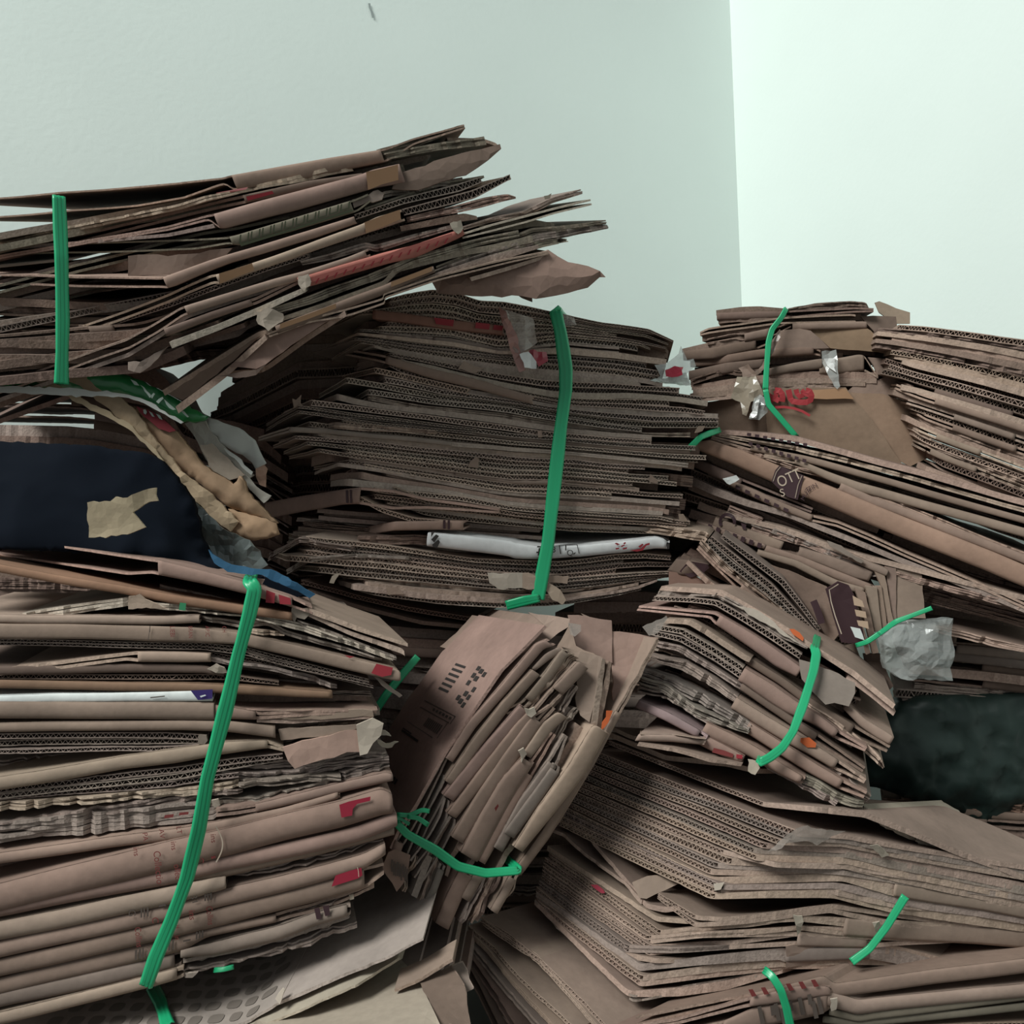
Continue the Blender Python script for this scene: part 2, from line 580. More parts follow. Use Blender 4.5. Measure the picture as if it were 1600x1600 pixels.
def face_print(rec, quads, key, name='print', oval=False):
    """ink on the broad face of a sheet. quads: (s0, s1, a0, a1), s along the edge and a along the depth, both 0..1"""
    b = rec['b']
    C, w = rec['C'], b.w
    t = np.linspace(0, 1, len(C))
    v, f = [], []
    for (s0, s1, a0, a1) in quads:
        k = len(v)
        cs = ((s0, a0), (s1, a0), (s1, a1), (s0, a1))
        if oval:
            sm, am, hs_, ha = (s0 + s1) / 2, (a0 + a1) / 2, (s1 - s0) / 2, (a1 - a0) / 2
            cs = [(sm + hs_ * math.copysign(abs(math.cos(g)) ** .6, math.cos(g)), am + ha * math.copysign(abs(math.sin(g)) ** .6, math.sin(g))) for g in np.linspace(0, 2 * math.pi, 13)[:-1]]
        for s_, a_ in cs:
            q = np.array([np.interp(s_, t, C[:, j]) for j in range(3)]) + w * a_ + b.n * .0009
            v.append(tuple(q - b.origin))
        f.append(list(range(k, k + len(cs))))
    me = bpy.data.meshes.new(name)
    me.from_pydata(v, [], f)
    me.materials.append(ink(key))
    return link(name, me, rec['o'])


# ------------------------------------------------------------------ the room
def wall_material(name, c):
    m, nt, b = nm(name, c, 0.7, 0.25)
    N, L = nt.nodes.new, nt.links.new
    tc = N('ShaderNodeTexCoord')
    n1 = N('ShaderNodeTexNoise'); n1.inputs['Scale'].default_value = 3; n1.inputs['Detail'].default_value = 6
    L(tc.outputs['Object'], n1.inputs['Vector'])
    r = N('ShaderNodeMix'); r.data_type = 'RGBA'
    r.inputs[6].default_value = (*[v * .96 for v in c], 1); r.inputs[7].default_value = (*[min(1, v * 1.03) for v in c], 1)
    L(n1.outputs['Fac'], r.inputs[0]); L(r.outputs[2], b.inputs['Base Color'])
    n2 = N('ShaderNodeTexNoise'); n2.inputs['Scale'].default_value = 60; n2.inputs['Detail'].default_value = 4
    L(tc.outputs['Object'], n2.inputs['Vector'])
    bp = N('ShaderNodeBump'); bp.inputs['Strength'].default_value = 0.12; bp.inputs['Distance'].default_value = 0.004
    L(n2.outputs['Fac'], bp.inputs['Height']); L(bp.outputs[0], b.inputs['Normal'])
    return m


M_WALL = wall_material('pale_mint_paint', (0.70, 0.775, 0.735))
corner = at(1152, 300, 3.0); corner[2] = 0
dl = np.array([-math.cos(math.radians(25)), -math.sin(math.radians(25)), 0])
dr = np.array([math.sin(math.radians(25)), -math.cos(math.radians(25)), 0])


def wall(name, a, direction, length, height, thick_dir):
    me = bpy.data.meshes.new(name)
    nx, nz = 24, 16
    v, f = [], []
    for layer in (0, 1):
        for i in range(nx + 1):
            for k in range(nz + 1):
                q = a + direction * (length * i / nx) + np.array([0, 0, height * k / nz]) + thick_dir * .12 * layer
                v.append(tuple(q))
    m = (nx + 1) * (nz + 1)
    for layer in (0, 1):
        for i in range(nx):
            for k in range(nz):
                q = [layer * m + i * (nz + 1) + k, layer * m + (i + 1) * (nz + 1) + k, layer * m + (i + 1) * (nz + 1) + k + 1, layer * m + i * (nz + 1) + k + 1]
                f.append(q if layer == 0 else q[::-1])
    me.from_pydata(v, [], f)
    me.materials.append(M_WALL)
    o = link(name, me, None)
    o['kind'] = 'structure'
    return o


WB = wall('wall_back', corner, dl, 4.2, 3.0, -np.cross(dl, [0, 0, 1]) * -1)
WR = wall('wall_right', corner, dr, 3.6, 3.0, -np.cross(dr, [0, 0, 1]))


def wall_hit(x, y, base, direction):
    r = at(x, y, 1.0) - CAM
    nn = np.cross(direction, [0, 0, 1])
    t = (base - CAM).dot(nn) / r.dot(nn)
    return CAM + r * (t * .9985)


def wall_mark(parent, p, width, color, name):
    me = bpy.data.meshes.new(name)
    a = [wall_hit(x - width / 2, y, corner, dl if parent is WB else dr) for x, y in p]
    b = [wall_hit(x + width / 2, y, corner, dl if parent is WB else dr) for x, y in p]
    n = len(p)
    me.from_pydata([tuple(q) for q in a + b], [], [[i, i + 1, n + i + 1, n + i] for i in range(n - 1)])
    me.materials.append(color)
    return link(name, me, parent)


M_SCUFF = nm('grey_scuff', (.30, .34, .33), .9)[0]
wall_mark(WB, [(577, 5), (578, 12), (581, 19), (583, 28)], 3.2, M_SCUFF, 'scuff')

m_floor, nt, b = nm('worn_concrete', (.10, .095, .085), .8)
tcn = nt.nodes.new('ShaderNodeTexCoord'); nn_ = nt.nodes.new('ShaderNodeTexNoise'); nn_.inputs['Scale'].default_value = 6
mxn = nt.nodes.new('ShaderNodeMix'); mxn.data_type = 'RGBA'
mxn.inputs[6].default_value = (.07, .068, .06, 1); mxn.inputs[7].default_value = (.15, .14, .125, 1)
nt.links.new(tcn.outputs['Object'], nn_.inputs['Vector']); nt.links.new(nn_.outputs['Fac'], mxn.inputs[0]); nt.links.new(mxn.outputs[2], b.inputs['Base Color'])
me = bpy.data.meshes.new('floor')
me.from_pydata([(-3.5, -2.5, 0), (3.2, -2.5, 0), (3.2, 3.6, 0), (-3.5, 3.6, 0), (-3.5, -2.5, -.1), (3.2, -2.5, -.1), (3.2, 3.6, -.1), (-3.5, 3.6, -.1)], [],
               [[0, 1, 2, 3], [7, 6, 5, 4], [0, 4, 5, 1], [1, 5, 6, 2], [2, 6, 7, 3], [3, 7, 4, 0]])
me.materials.append(m_floor)
fl = link('floor', me, None); fl['kind'] = 'structure'

# ------------------------------------------------------------------ bundle under the top-left stack: the big one in the middle (B)
B = Bundle('tall central bundle with a white printed edge low in it, green strap down its front', 1.43, (480, 700), -6, (.07, .42, .03), dx=.030,
           base=(780, 950, 1.6))
keys = ["P: 560,474 640,458 690,451 722,461 740,470 800,473 860,487 935,503 1010,512 1048,532",
        "P: 556,512 700,520 787,541 880,525 960,532 1035,545",
        "P: 566,530 650,545 787,562 900,572 960,577 1035,588",
        "P: 600,553 700,582 800,606 880,622 1000,622 1085,628 1112,634",
        "P: 545,597 660,622 800,636 885,652 1005,668 1100,667",
        "P: 470,634 600,650 800,676 885,685 1010,694 1085,696",
        "P: 466,675 620,688 800,706 885,710 1020,724 1088,731",
        "P: 488,706 603,722 800,750 885,751 1010,762 1063,766",
        "P: 545,728 640,745 800,775 885,778 1005,786 1058,790",
        "P: 562,760 712,772 800,790 885,797 1040,806 1070,812"]
B.fill([keys[0], keys[2], keys[4], keys[6], keys[9]], 13, flute=0, cap=0, back=(.05, .07), lside=(30, 12, 160), jit=(8, 8), col=('dark',), hf=1.35)
B.fill(keys[:3], 6.6, flute=.8, cap=.04, back=(0, .014), lside=(60, 26, 240), jit=(14, 22), col=('lit_brown', 'lit_tan', 'lit_grey'))
B.fill(keys[2:6], 6.8, flute=.78, cap=.08, back=(0, .016), lside=(52, 24, 240), jit=(22, 26), col=('lit_brown', 'lit_grey', 'lit_tan'))
B.fill(keys[5:9], 6.8, flute=.7, cap=.12, back=(0, .016), lside=(50, 14, 240), jit=(26, 22), col=('lit_brown', 'lit_grey', 'lit_tan'))
B.fill(keys[8:] + ["P: 640,800 735,815 800,822 885,830 1000,834 1052,838"], 6.4, flute=.65, cap=.1, back=(0, .016), lside=(45, 4, 240), jit=(22, 18), col=('lit_brown', 'lit_grey', 'kraft'))
# red printed edge near the top, tan folded edges
r = B.sheet("Z3: 590,110 760,130 960,160 1240,190", 14, caps='all', col=(.26, .14, .105), bulge=.002, back=-.006)
poly_print(r, "Z3: 890,148 990,160 985,192 900,180", 'red')
poly_print(r, "Z3: 1100,172 1170,180 1165,208 1095,200", 'red')
poly_print(r, "Z3: 1190,184 1235,190 1230,214 1185,208", 'red')
B.sheet("Z3: 420,300,180 640,335 900,410 Z4: 0,470 235,545", (10, 12, 15, 15, 12), caps=[(1, 4)], col='kraft', back=-.008)
B.sheet("Z3: 430,440,160 600,395 860,455 1070,505", 9, col='tan', flute=True, back=-.005)
B.sheet("Z3: 60,680,240 220,590 640,645 1100,700", (12, 12, 14, 10), flute=True, col='dusty', back=-.010, plies=2, ply=5)
r = B.sheet("Z3: 120,760,240 390,668 560,690 900,712", (10, 11, 9, 6), col='tan', torn=True, back=-.007)
# folded box with a wide rounded end, slightly open
r = B.sheet("Z3: 60,1070,260 450,1005,30 530,995 700,1010 860,1050 1220,1100", (26, 24, 26, 30, 16, 8), caps=[(0, 2)], col='pink', back=-.012, flute=False, plies=2, ply=4.5, bulge=.003)
poly_print(r, "Z3: 448,1012 460,1010 462,1076 450,1074", 'brown')
poly_print(r, "Z3: 468,1009 478,1008 480,1076 470,1076", 'brown')
B.sheet("Z3: 530,1040 640,1100 800,1150 980,1160", 7, flute=True, col='tan', back=-.010)
B.sheet("Z3: 690,990 860,1055 1220,1102", 7, flute=True, col='tan', back=-.004)
r = B.sheet("Z3: 560,1190,90 700,1165 940,1160 1045,1162", 14, caps='all', col='pink', back=-.010, bulge=.002)
poly_print(r, "Z3: 935,1160 948,1160 948,1204 935,1204", 'brown')
poly_print(r, "Z3: 958,1160 970,1160 970,1206 958,1206", 'brown')
# the white printed edge
r = B.sheet("Z3: 870,1218 1060,1236 1280,1262 Z4: 150,1272 300,1290 480,1284 680,1262 850,1240 915,1262", (21, 23, 24, 24, 19, 18, 18, 18, 12), caps='all', col='white', back=-.014, bulge=.004, var=0)
WHITE_EDGE = r
for q in ("Z3: 876,1222 892,1222 876,1246", "Z3: 900,1232 915,1240 890,1272 876,1258", "Z3: 912,1258 920,1270 908,1296 886,1296 880,1284"):
    poly_print(r, q, 'black')
for q in ("Z4: 868,1242 892,1246 915,1262 905,1268 885,1252", "Z4: 905,1276 916,1280 914,1304 900,1306"):
    poly_print(r, q, 'black')
for q in ("Z4: 255,1290 278,1292 276,1298 253,1297", "Z4: 262,1300 270,1300 268,1336 256,1338", "Z4: 250,1318 282,1318 280,1326 250,1326"):
    poly_print(r, q, 'black')
text(r, '3', 'Z4', 328, 1322, 9, 0, 'black')
text(r, 'Q', 'Z4', 402, 1338, 9, 0, 'black')
for q in ("Z4: 362,1286 367,1286 374,1330 369,1330", "Z4: 394,1284 400,1284 400,1312 394,1312", "Z4: 394,1284 456,1282 456,1285 394,1287", "Z4: 452,1284 456,1284 466,1328 462,1328",
          "Z4: 434,1328 446,1320 446,1326 436,1334"):
    poly_print(r, q, 'black')
for q in ("Z4: 640,1276 652,1274 668,1282 655,1286", "Z4: 672,1290 690,1282 692,1288 676,1296", "Z4: 646,1300 664,1298 664,1304 648,1308", "Z4: 680,1302 704,1296 702,1304 684,1308", "Z4: 684,1276 694,1270 698,1276 690,1282",
          "Z4: 718,1312 770,1304 796,1280 816,1274 816,1284 800,1288 782,1312 752,1318", "Z4: 760,1292 780,1278 786,1284 768,1300"):
    poly_print(r, q, 'red')
B.fill(["P: 452,792,90 520,800,40 600,806,20 700,818,10 840,830,10", "P: 452,840,90 520,845,40 600,850,20 700,866,10 840,868,10"], 6, flute=.2, cap=.05, back=(.03, .05), col=('dark', 'dusty'), jit=(10, 10))
B.sheet("Z3: 500,1240 640,1240 800,1235 870,1240", 16, col='dark', torn=True, back=.004)
# below the white edge
low = ["P: 470,838 600,852 740,873 800,876 885,878 985,862 1052,868", "P: 462,868 600,880 740,898 800,905 885,905 985,895 1058,893",
       "P: 520,905 640,918 740,926 800,930 885,930 985,915 1040,905", "P: 590,930 700,944 800,950 885,946 985,928 1030,910"]
B.fill(low[:3], 6.4, flute=.72, cap=.05, back=(0, .014), lside=(44, -4, 240), jit=(20, 16), col=('lit_grey', 'lit_brown'))
B.fill(low[2:], 6.4, flute=.72, cap=.0, back=(0, .014), lside=(40, -8, 200), jit=(14, 14), col=('lit_grey', 'lit_brown'))
B.sheet("Z3: 60,1330,220 220,1240 340,1270 480,1290", (12, 10, 8, 8), col='dusty', back=-.008, torn=True)
B.sheet("Z3: 160,1400,200 250,1350 480,1330 760,1345", (10, 8, 7, 6), col='grey', back=-.006, torn=True)
B.panel("Z3: 380,1440 420,1425 388,1478 366,1474", col='pale', thick=2, name='torn_flap', res=6)
B.panel("Z4: 5,1425,-16 180,1425,-18 180,1500,-20 215,1500,-20 60,1505,-18 15,1475,-16", col='pale', thick=3, crumple=.008, name='torn_flap', res=8)
B.panel("Z4: 180,1425,-18 330,1440,-16 410,1440,-14 405,1480,-14 290,1470,-18 240,1505,-20 180,1500,-20", col='light', thick=3, crumple=.008, name='torn_flap', res=8)
B.panel("Z4: 300,1470,-22 370,1510,-26 398,1560,-26 380,1585,-26 330,1560,-24 290,1500,-22", col='light', thick=2, crumple=.006, name='torn_flap', res=8)
for q in ("Z3: 180,552 200,560 225,535 222,575 235,592 190,600", "Z3: 1040,365 1070,380 1140,400 1100,425 1050,415 1010,405", "Z3: 1100,840 1115,860 1108,900 1060,895 1070,870",
          "Z4: 255,715 275,710 282,745 258,748", "Z4: 820,930 835,945 860,965 855,978 815,970", "Z4: 960,1130 985,1130 1005,1160 985,1170 965,1165",
          "Z4: 1060,690 1095,690 1080,715 1040,725", "Z3: 650,1500 700,1495 740,1530 660,1535"):
    B.panel(q, col='tan', thick=2, crumple=.004, name='torn_flap', res=6)
# tape hanging from the top, red-printed film at the right end
B.panel("Z4: 65,85,-16 100,110,-20 235,150,-18 255,270,-20 170,330,-24 140,335,-24 110,200,-22", mat=M_TAPE, col=None, thick=1.2, crumple=.012, name='tape', res=8, freq=22)
B.panel("Z4: 60,90,-18 100,120,-24 150,230,-26 175,340,-26 195,410,-24 165,420,-24 130,330,-24 90,200,-22", mat=nm('pink_tape', (.40, .22, .19), .3, .5)[0], col=None, thick=1.2, crumple=.012, name='tape', res=8, freq=22)
B.panel("Z4: 165,330,-30 210,318,-32 250,370,-30 250,405,-30 190,398,-30", mat=nm('white_label', (.70, .72, .70), .35, .5)[0], col=None, thick=1.2, crumple=.01, name='tape', res=6, freq=25)
B.panel("Z4: 215,310,-26 300,318,-24 308,365,-24 260,395,-26 250,370,-26 200,340,-26", mat=nm('red_tape', (.26, .02, .035), .3, .5)[0], col=None, thick=1.2, crumple=.01, name='tape', res=6, freq=25)
B.panel("Z4: 840,385 900,378 960,330 970,290 990,330 1005,360 1035,355 1048,390 1000,430 1025,485 920,470 820,462 870,440", mat=M_FILM, col=None, thick=1.2, crumple=.014, name='plastic_film', res=7, freq=22)
B.panel("Z4: 895,410,-8 940,390,-8 985,395,-8 980,435,-8 930,445,-8 900,440,-8", mat=nm('red_film', (.34, .02, .04), .3, .5)[0], col=None, thick=1.2, crumple=.01, name='plastic_film', res=6)
B.panel("Z4: 820,462,12 870,452,12 1000,420,12 1020,485,12 920,478,12", mat=nm('white_film', (.62, .70, .64), .4, .4)[0], col=None, thick=1.2, crumple=.01, name='plastic_film', res=7)
B.panel("Z4: 360,120,-6 440,150,-6 450,185,-8 395,185,-8", mat=M_TAPE, col=None, thick=1.2, crumple=.01, name='tape', res=7)
B.strap("P: 868,486 876,520 884,575 884,610 876,670 866,760 856,850 846,905 840,936", 20, off=.022, wrap=(True, False))
B.strap("Z4: 265,1550,-16 190,1565,-14 100,1588,0", 14, off=.012, wrap=(False, False))

# ------------------------------------------------------------------ what carries it, in the shade underneath
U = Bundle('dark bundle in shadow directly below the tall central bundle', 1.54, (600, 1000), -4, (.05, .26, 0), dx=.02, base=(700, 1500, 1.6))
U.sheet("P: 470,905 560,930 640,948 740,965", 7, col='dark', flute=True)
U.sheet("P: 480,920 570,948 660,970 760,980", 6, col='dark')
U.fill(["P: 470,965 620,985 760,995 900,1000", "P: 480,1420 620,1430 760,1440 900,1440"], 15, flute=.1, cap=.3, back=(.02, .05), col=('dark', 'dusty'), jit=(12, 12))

# ------------------------------------------------------------------ the leaning stack at the top (A)
A = Bundle('fanned stack of flattened boxes topping the pile, one edge printed red, one green', 1.27, (480, 420), 19, (-.08, .58, .21), dx=.025, bl=.055,
           base=(450, 600, 1.4))
A.fill(["P: 330,300 450,275 600,250 690,225", "P: 330,360 450,335 600,310 720,285", "P: 300,440 420,400 560,355 720,320", "P: 280,520 420,455 560,405 700,365", "P: 330,545 460,490 560,450 720,410"],
       11, flute=.1, cap=.1, back=(.03, .06), col=('dark', 'olive', 'dusty'), jit=(20, 30), lside=(190, 34, 110))
A.sheet("Z1: 0,455 250,435 480,405 490,398 800,345 1280,265 Z2: 300,212 560,142", (30, 24, 9, 22, 24, 18, 9, 6), caps=[(3, 5)], c=2, col='kraft', ply=2.6, bulge=.003)
A.sheet("Z2: 120,262 300,220 560,140", (8, 12, 4), torn=True, col='olive', back=.004)
A.sheet("Z1: 0,590 240,540 400,490 560,462 900,380 1110,330", (8, 8, 8, 7, 12, 14), torn=True, c=2, col='light', back=-.003, ply=3)
A.sheet("Z2: 0,325 130,290 400,240 660,198", (9, 10, 12, 14), torn=True, col='olive', back=-.002)
A.sheet("Z2: 480,200 660,200 735,225 742,240", (5, 6, 5, 3), col='tan', back=.03)
r = A.sheet("Z1: 0,632 300,560 560,500 900,425 1170,385", (12, 11, 12, 12, 10), c=2, caps=[(2, 4)], col='dark', back=.0, bulge=.002)
poly_print(r, "Z1: 590,503 720,474 730,488 600,524", 'red')
poly_print(r, "Z1: 440,484 600,455 590,468 450,494", 'faint_red')
# broad flap seen from below at the right end
A.panel("Z2: 225,385 500,300 740,240 746,262 680,320 570,395 440,430 330,470 200,465", col='dark', thick=4, name='flap', bulge=.004)
r = A.sheet("Z1: 0,685 200,650 410,592 430,590 800,490 1170,388 Z2: 100,368 235,340", (6, 7, 8, 24, 26, 24, 26, 28), caps=[(3, 7)], c=3, col='pink', back=-.010, bulge=.005, ply=3)
strip_print(r, "Z2: 70,380 150,362 230,342", "Z2: 80,470 150,442 232,420", 'tape')
A.sheet("Z1: 0,706 200,690 430,640", (5, 5, 6), col='dusty', c=2, back=-.006)
# green printed edge
r = A.sheet("Z1: 0,725 330,716 500,708 540,700 800,622 1130,520 1200,490", (17, 16, 10, 16, 18, 18, 12), caps=[(2, 5)], c=2, col='olive', ply=2.8, bulge=.002, back=-.006)
for k in range(10):
    x0 = 560 + k * 56; y0 = 694 - k * 17.0
    hgt = 58 - k * 1.2
    for dx in (0, 40):
        poly_print(r, f"Z1: {x0+dx},{y0-dx*.3:.0f} {x0+dx+7},{y0-dx*.3-2:.0f} {x0+dx+3},{y0-dx*.3+hgt-14:.0f} {x0+dx-4},{y0-dx*.3+hgt-12:.0f}", 'olive')
    poly_print(r, f"Z1: {x0-4},{y0+hgt-17:.0f} {x0+38},{y0+hgt-29:.0f} {x0+38},{y0+hgt-24:.0f} {x0-4},{y0+hgt-11:.0f}", 'olive')
strip_print(r, "Z1: 560,740 800,668 1120,566", "Z1: 565,752 800,680 1125,576", 'olive', off=.002)
A.panel("Z1: 1120,520 1180,505 1250,470 1280,490 1270,520 1200,530 1130,560", col='dusty', thick=4, name='torn_flap', crumple=.008, res=7)
A.sheet("Z2: 0,530 180,470 300,462 440,425 520,440", (10, 9, 7, 8, 5), torn=True, col='grey', back=.006)
A.sheet("Z2: 60,560 300,480 460,430 665,392", (7, 7, 8, 4), torn=True, col='olive', back=.012)
A.panel("Z1: 0,800,40 300,790,10 520,760,0 470,820,10 250,890,20 0,900,50", col='dark', thick=4, name='flap')
# kraft folded edges
r = A.sheet("Z1: 0,903 160,906 180,904 500,795 930,665 1130,602", (17, 16, 18, 13, 13, 11), caps=[(2, 5)], c=2, col='pink', ply=3, back=-.008)
A.sheet("Z2: 10,592 250,510 530,440 650,405", (8, 9, 12, 8), flute=True, col='grey', back=.004)
r = A.sheet("Z1: 0,1066 220,985 425,892 445,893 640,828 900,740 1170,640 Z2: 120,605 245,565", (12, 12, 13, 15, 13, 13, 15, 18, 17), caps=[(3, 8)], c=3, col='light', ply=3.4, bulge=.003, back=-.010)
strip_print(r, "Z1: 455,888 540,862 620,836", "Z1: 460,938 540,906 632,872", 'tape')
strip_print(r, "Z2: 62,632 150,598 240,568", "Z2: 70,686 150,656 244,616", 'tape')
A.sheet("Z1: 0,1100 220,1030 440,940 700,850 900,790", (7, 7, 7, 6, 6), flute=True, c=2, col='dusty', back=-.002)
A.sheet("Z2: 250,565 420,520 600,470 790,392", (10, 12, 13, 7), flute=True, col='dusty', back=.0)
A.sheet("Z2: 540,455 680,420 798,390", (5, 6, 6), col='light', back=.02)
A.sheet("Z2: 270,605 480,560 660,508 780,488 820,502", (9, 11, 14, 10, 4), torn=True, col='pink', back=-.002)
A.sheet("Z2: 240,655 450,605 560,585 625,600", (8, 10, 12, 5), col='dark', back=.004)
A.sheet("Z1: 860,825 1000,790 1190,728 Z2: 110,745 300,690 520,640", (8, 10, 13, 12, 10, 7), torn=True, col='grey', back=-.004)
r = A.sheet("Z1: 0,1210 140,1130 265,1052 285,1046 600,955 870,880 1100,805 1200,765", (15, 15, 13, 13, 12, 12, 12, 11), caps=[(3, 7)], c=3, col='tan', ply=3, back=-.012)
A.sheet("Z1: 0,1285 160,1185 290,1092 520,1010 800,925", (6, 6, 6, 7, 6), c=2, col='dusty', back=-.002)
# red printed edge
r = A.sheet("Z1: 850,905 910,890 1280,780 Z2: 300,745 535,665 548,662", (16, 17, 17, 18, 11, 9), caps=[(0, 5)], col='red', bulge=.0025, back=-.014)
strip_print(r, "Z1: 905,910 1100,852 1275,800 Z2: 250,762 500,685", "Z1: 905,936 1100,876 1275,822 Z2: 250,790 500,700", 'pink')
for k in range(15):
    x0 = 950 + k * 46; y0 = 912 - k * 14.3
    poly_print(r, f"Z1: {x0},{y0:.0f} {x0+9},{y0-3:.0f} {x0-6},{y0+24:.0f} {x0-15},{y0+26:.0f}", 'red', off=.002)
A.panel("Z1: 848,900,-22 900,888,-24 912,925,-24 880,975,-22 850,940,-20", col='pale', thick=4, name='torn_flap', crumple=.01, res=6)
A.panel("Z2: 490,640,-20 545,622,-20 556,660,-20 530,690,-20 500,665,-20", col='pale', thick=4, name='torn_flap', crumple=.01, res=6)
A.sheet("Z2: 555,650 700,605 870,570 1000,510 1150,466", (6, 8, 9, 7, 8), torn=True, col='dusty', back=.0)
A.sheet("Z2: 545,688 700,640 860,598 1000,560 1188,515", (8, 11, 11, 9, 9), col='pale', back=-.004, plies=2, ply=3)
A.panel("Z2: 960,500 998,486 990,512 965,516", col='olive', thick=2, name='torn_flap', res=6)
A.sheet("Z2: 640,650 830,620 900,615 1020,640", (14, 14, 12, 5), col='olive', back=.012)
A.sheet("Z1: 185,1160 420,1080 640,1000 850,908", (12, 11, 10, 9), col='dark', back=-.006, caps=[(0, 2)])
A.sheet("Z1: 215,1228 450,1135 700,1030 885,958", (10, 9, 9, 7), col='pale', back=-.012, torn=False)
A.panel("Z1: 640,1080,-14 700,1060,-16 770,1085,-16 770,1125,-14 700,1175,-14 650,1140,-12", col='pale', thick=5, name='torn_flap', crumple=.012, res=6)
A.sheet("Z1: 700,1068 900,1000 1190,900 Z2: 100,885 300,800 550,735 830,668", (9, 13, 12, 14, 13, 11, 12), torn=True, col='olive', back=-.006)
A.sheet("Z1: 760,1110 1000,1030 1280,925 Z2: 220,850 560,765 900,700", (6, 8, 7, 10, 9, 10), col='olive', back=.0, flute=False)
r = A.sheet("Z1: 740,1145 1000,1050 1280,945 Z2: 190,930 405,850", (12, 14, 13, 12, 9), caps='all', col='dark', back=-.010, bulge=.003)
strip_print(r, "Z1: 760,1140 900,1090 1040,1038", "Z1: 760,1165 900,1116 1040,1062", 'tape')
strip_print(r, "Z2: 195,930 300,890 400,852", "Z2: 195,955 300,915 400,876", 'tape')
# greenish-grey sheets sticking out to the right
A.sheet("Z2: 420,850 700,745 900,660 1080,645 1275,622", (9, 10, 12, 9, 6), torn=True, col='olive', back=.0)
A.sheet("Z2: 410,868 700,770 930,690 1100,665 1284,645", (10, 11, 14, 13, 6), torn=True, col='grey', back=-.004)
A.sheet("Z2: 300,930 600,830 820,755 960,718 1080,715", (8, 9, 12, 12, 5), torn=True, col='olive', back=.002)
A.sheet("Z2: 200,965 500,860 780,775 930,745", (8, 8, 10, 5), col='dusty', back=-.002)
A.sheet("Z1: 700,1180 900,1108 1075,1062 1280,1005 Z2: 150,985 410,900 700,830 975,775", (7, 7, 12, 9, 8, 8, 8, 5), col='tan', back=-.010, plies=2, ply=2.8)
A.sheet("Z2: 590,905 780,850 980,790", (6, 6, 5), col='tan', back=-.002)
# lower open box, its plies spread
A.sheet("Z1: 178,1465 400,1330 660,1170 720,1160", (9, 9, 9, 7), col='tan', back=-.010, c=3)
A.sheet("Z1: 245,1545 480,1370 690,1190", (11, 10, 8), col='tan', back=-.014, flute=False, c=2)
A.panel("Z1: 200,1490,24 400,1360,10 660,1200,0 560,1290,10 400,1420,24 270,1520,34", col='dark', thick=3, name='flap')
A.sheet("Z1: 480,1372 650,1362 700,1340 900,1190 1085,1072", (4, 7, 7, 8, 8), col='tan', back=-.012, c=4)
A.panel("Z1: 500,1355,26 660,1210,12 780,1160,6 1070,1085,0 900,1190,0 690,1340,8 640,1365,14", col='pink', thick=3, name='flap')
A.panel("Z1: 440,1400,30 640,1370,10 690,1340,8 640,1395,12 540,1410,20", col='dark', thick=3, name='flap')
# curled brown flap over the central bundle
A.panel("Z2: 400,930,40 700,860,20 900,800,6 980,768,0 1080,830,-4 1180,850,-8 1240,875,-12 1268,905,-14 1240,905,-6 1180,958,0 1080,985,4 920,1014,8 850,1000,14 600,1000,34 430,985,50",
        col='pink', thick=4, name='flap', bulge=.010, jag=.7)
A.panel("Z2: 780,960,60 900,985,50 902,1030,50 850,1010,60", col='dark', thick=4, name='flap')
A.panel("Z1: 0,1330,60 60,1330,50 200,1250,40 130,1330,50 60,1385,56 0,1370,60", col='dusty', thick=4, name='torn_flap', res=8)
A.sheet("P: 150,575,60 205,555,50 270,525,20 340,500,0", 9, col='dark', c=3)
A.sheet("P: 150,602,60 205,572,50 280,540,30 380,505,0", 7, col='dark', c=3)
A.fill(["P: 60,520,60 200,510,30 300,480,0", "P: 60,600,60 200,590,30 270,560,0"], 13, flute=.1, cap=.2, back=(.05, .07), col=('dark',), jit=(10, 10))
A.fill(["P: -80,470,60 120,480,40 300,470,10", "P: -80,590,60 120,590,40 270,575,10"], 12, flute=.1, cap=.2, back=(.06, .10), col=('dark',), jit=(10, 10))
A.fill(["P: 180,520,150 300,500,150 420,490,150", "P: 180,600,150 290,575,150 400,568,150"], 12, flute=0, cap=.1, back=(.08, .12), col=('dark',), jit=(10, 10), hf=1.3)  # dark boards added to fill the shaded space below the stack
A.strap("P: 92,306,60 96,400,60 98,500,70 96,600,80", 18, off=.02, wrap=(False, False))

# ------------------------------------------------------------------ lower left bundle (J)
J = Bundle('lower left bundle with red print on rounded brown folds and a wide green strap', 1.10, (400, 1200), 2, (-.10, .34, 0), dx=.006, bl=.05,
           base=(400, 1540, 1.2))
J.fill(["P: 210,910 330,935 450,960 560,985", "P: 210,1010 330,1020 450,1040 560,1060", "P: 205,1120 330,1118 450,1118 580,1110", "P: 205,1230 330,1215 450,1190 590,1170",
        "P: 205,1340 330,1310 450,1275 590,1240", "P: 205,1520 330,1480 450,1440 560,1400"], 13, flute=.05, cap=.1, back=(.035, .06), col=('dark', 'dusty'), jit=(6, 24))
r = J.sheet("Z8: 0,62 130,82 155,84 400,145 650,208 890,285 1000,338", (30, 22, 23, 20, 18, 16, 12), caps=[(2, 5)], c=2, col='pink', ply=3, bulge=.003, back=-.006)
poly_print(r, "Z8: 752,250 800,268 795,322 748,318", 'red'); poly_print(r, "Z8: 818,274 882,294 886,330 825,326", 'red')
J.sheet("Z8: 985,345 1250,450 1520,540", (9, 8, 5), col='tan', back=-.002)
J.sheet("Z8: 975,372 1200,470 1500,572 1505,600", (6, 7, 9, 4), col='tan', back=.0)
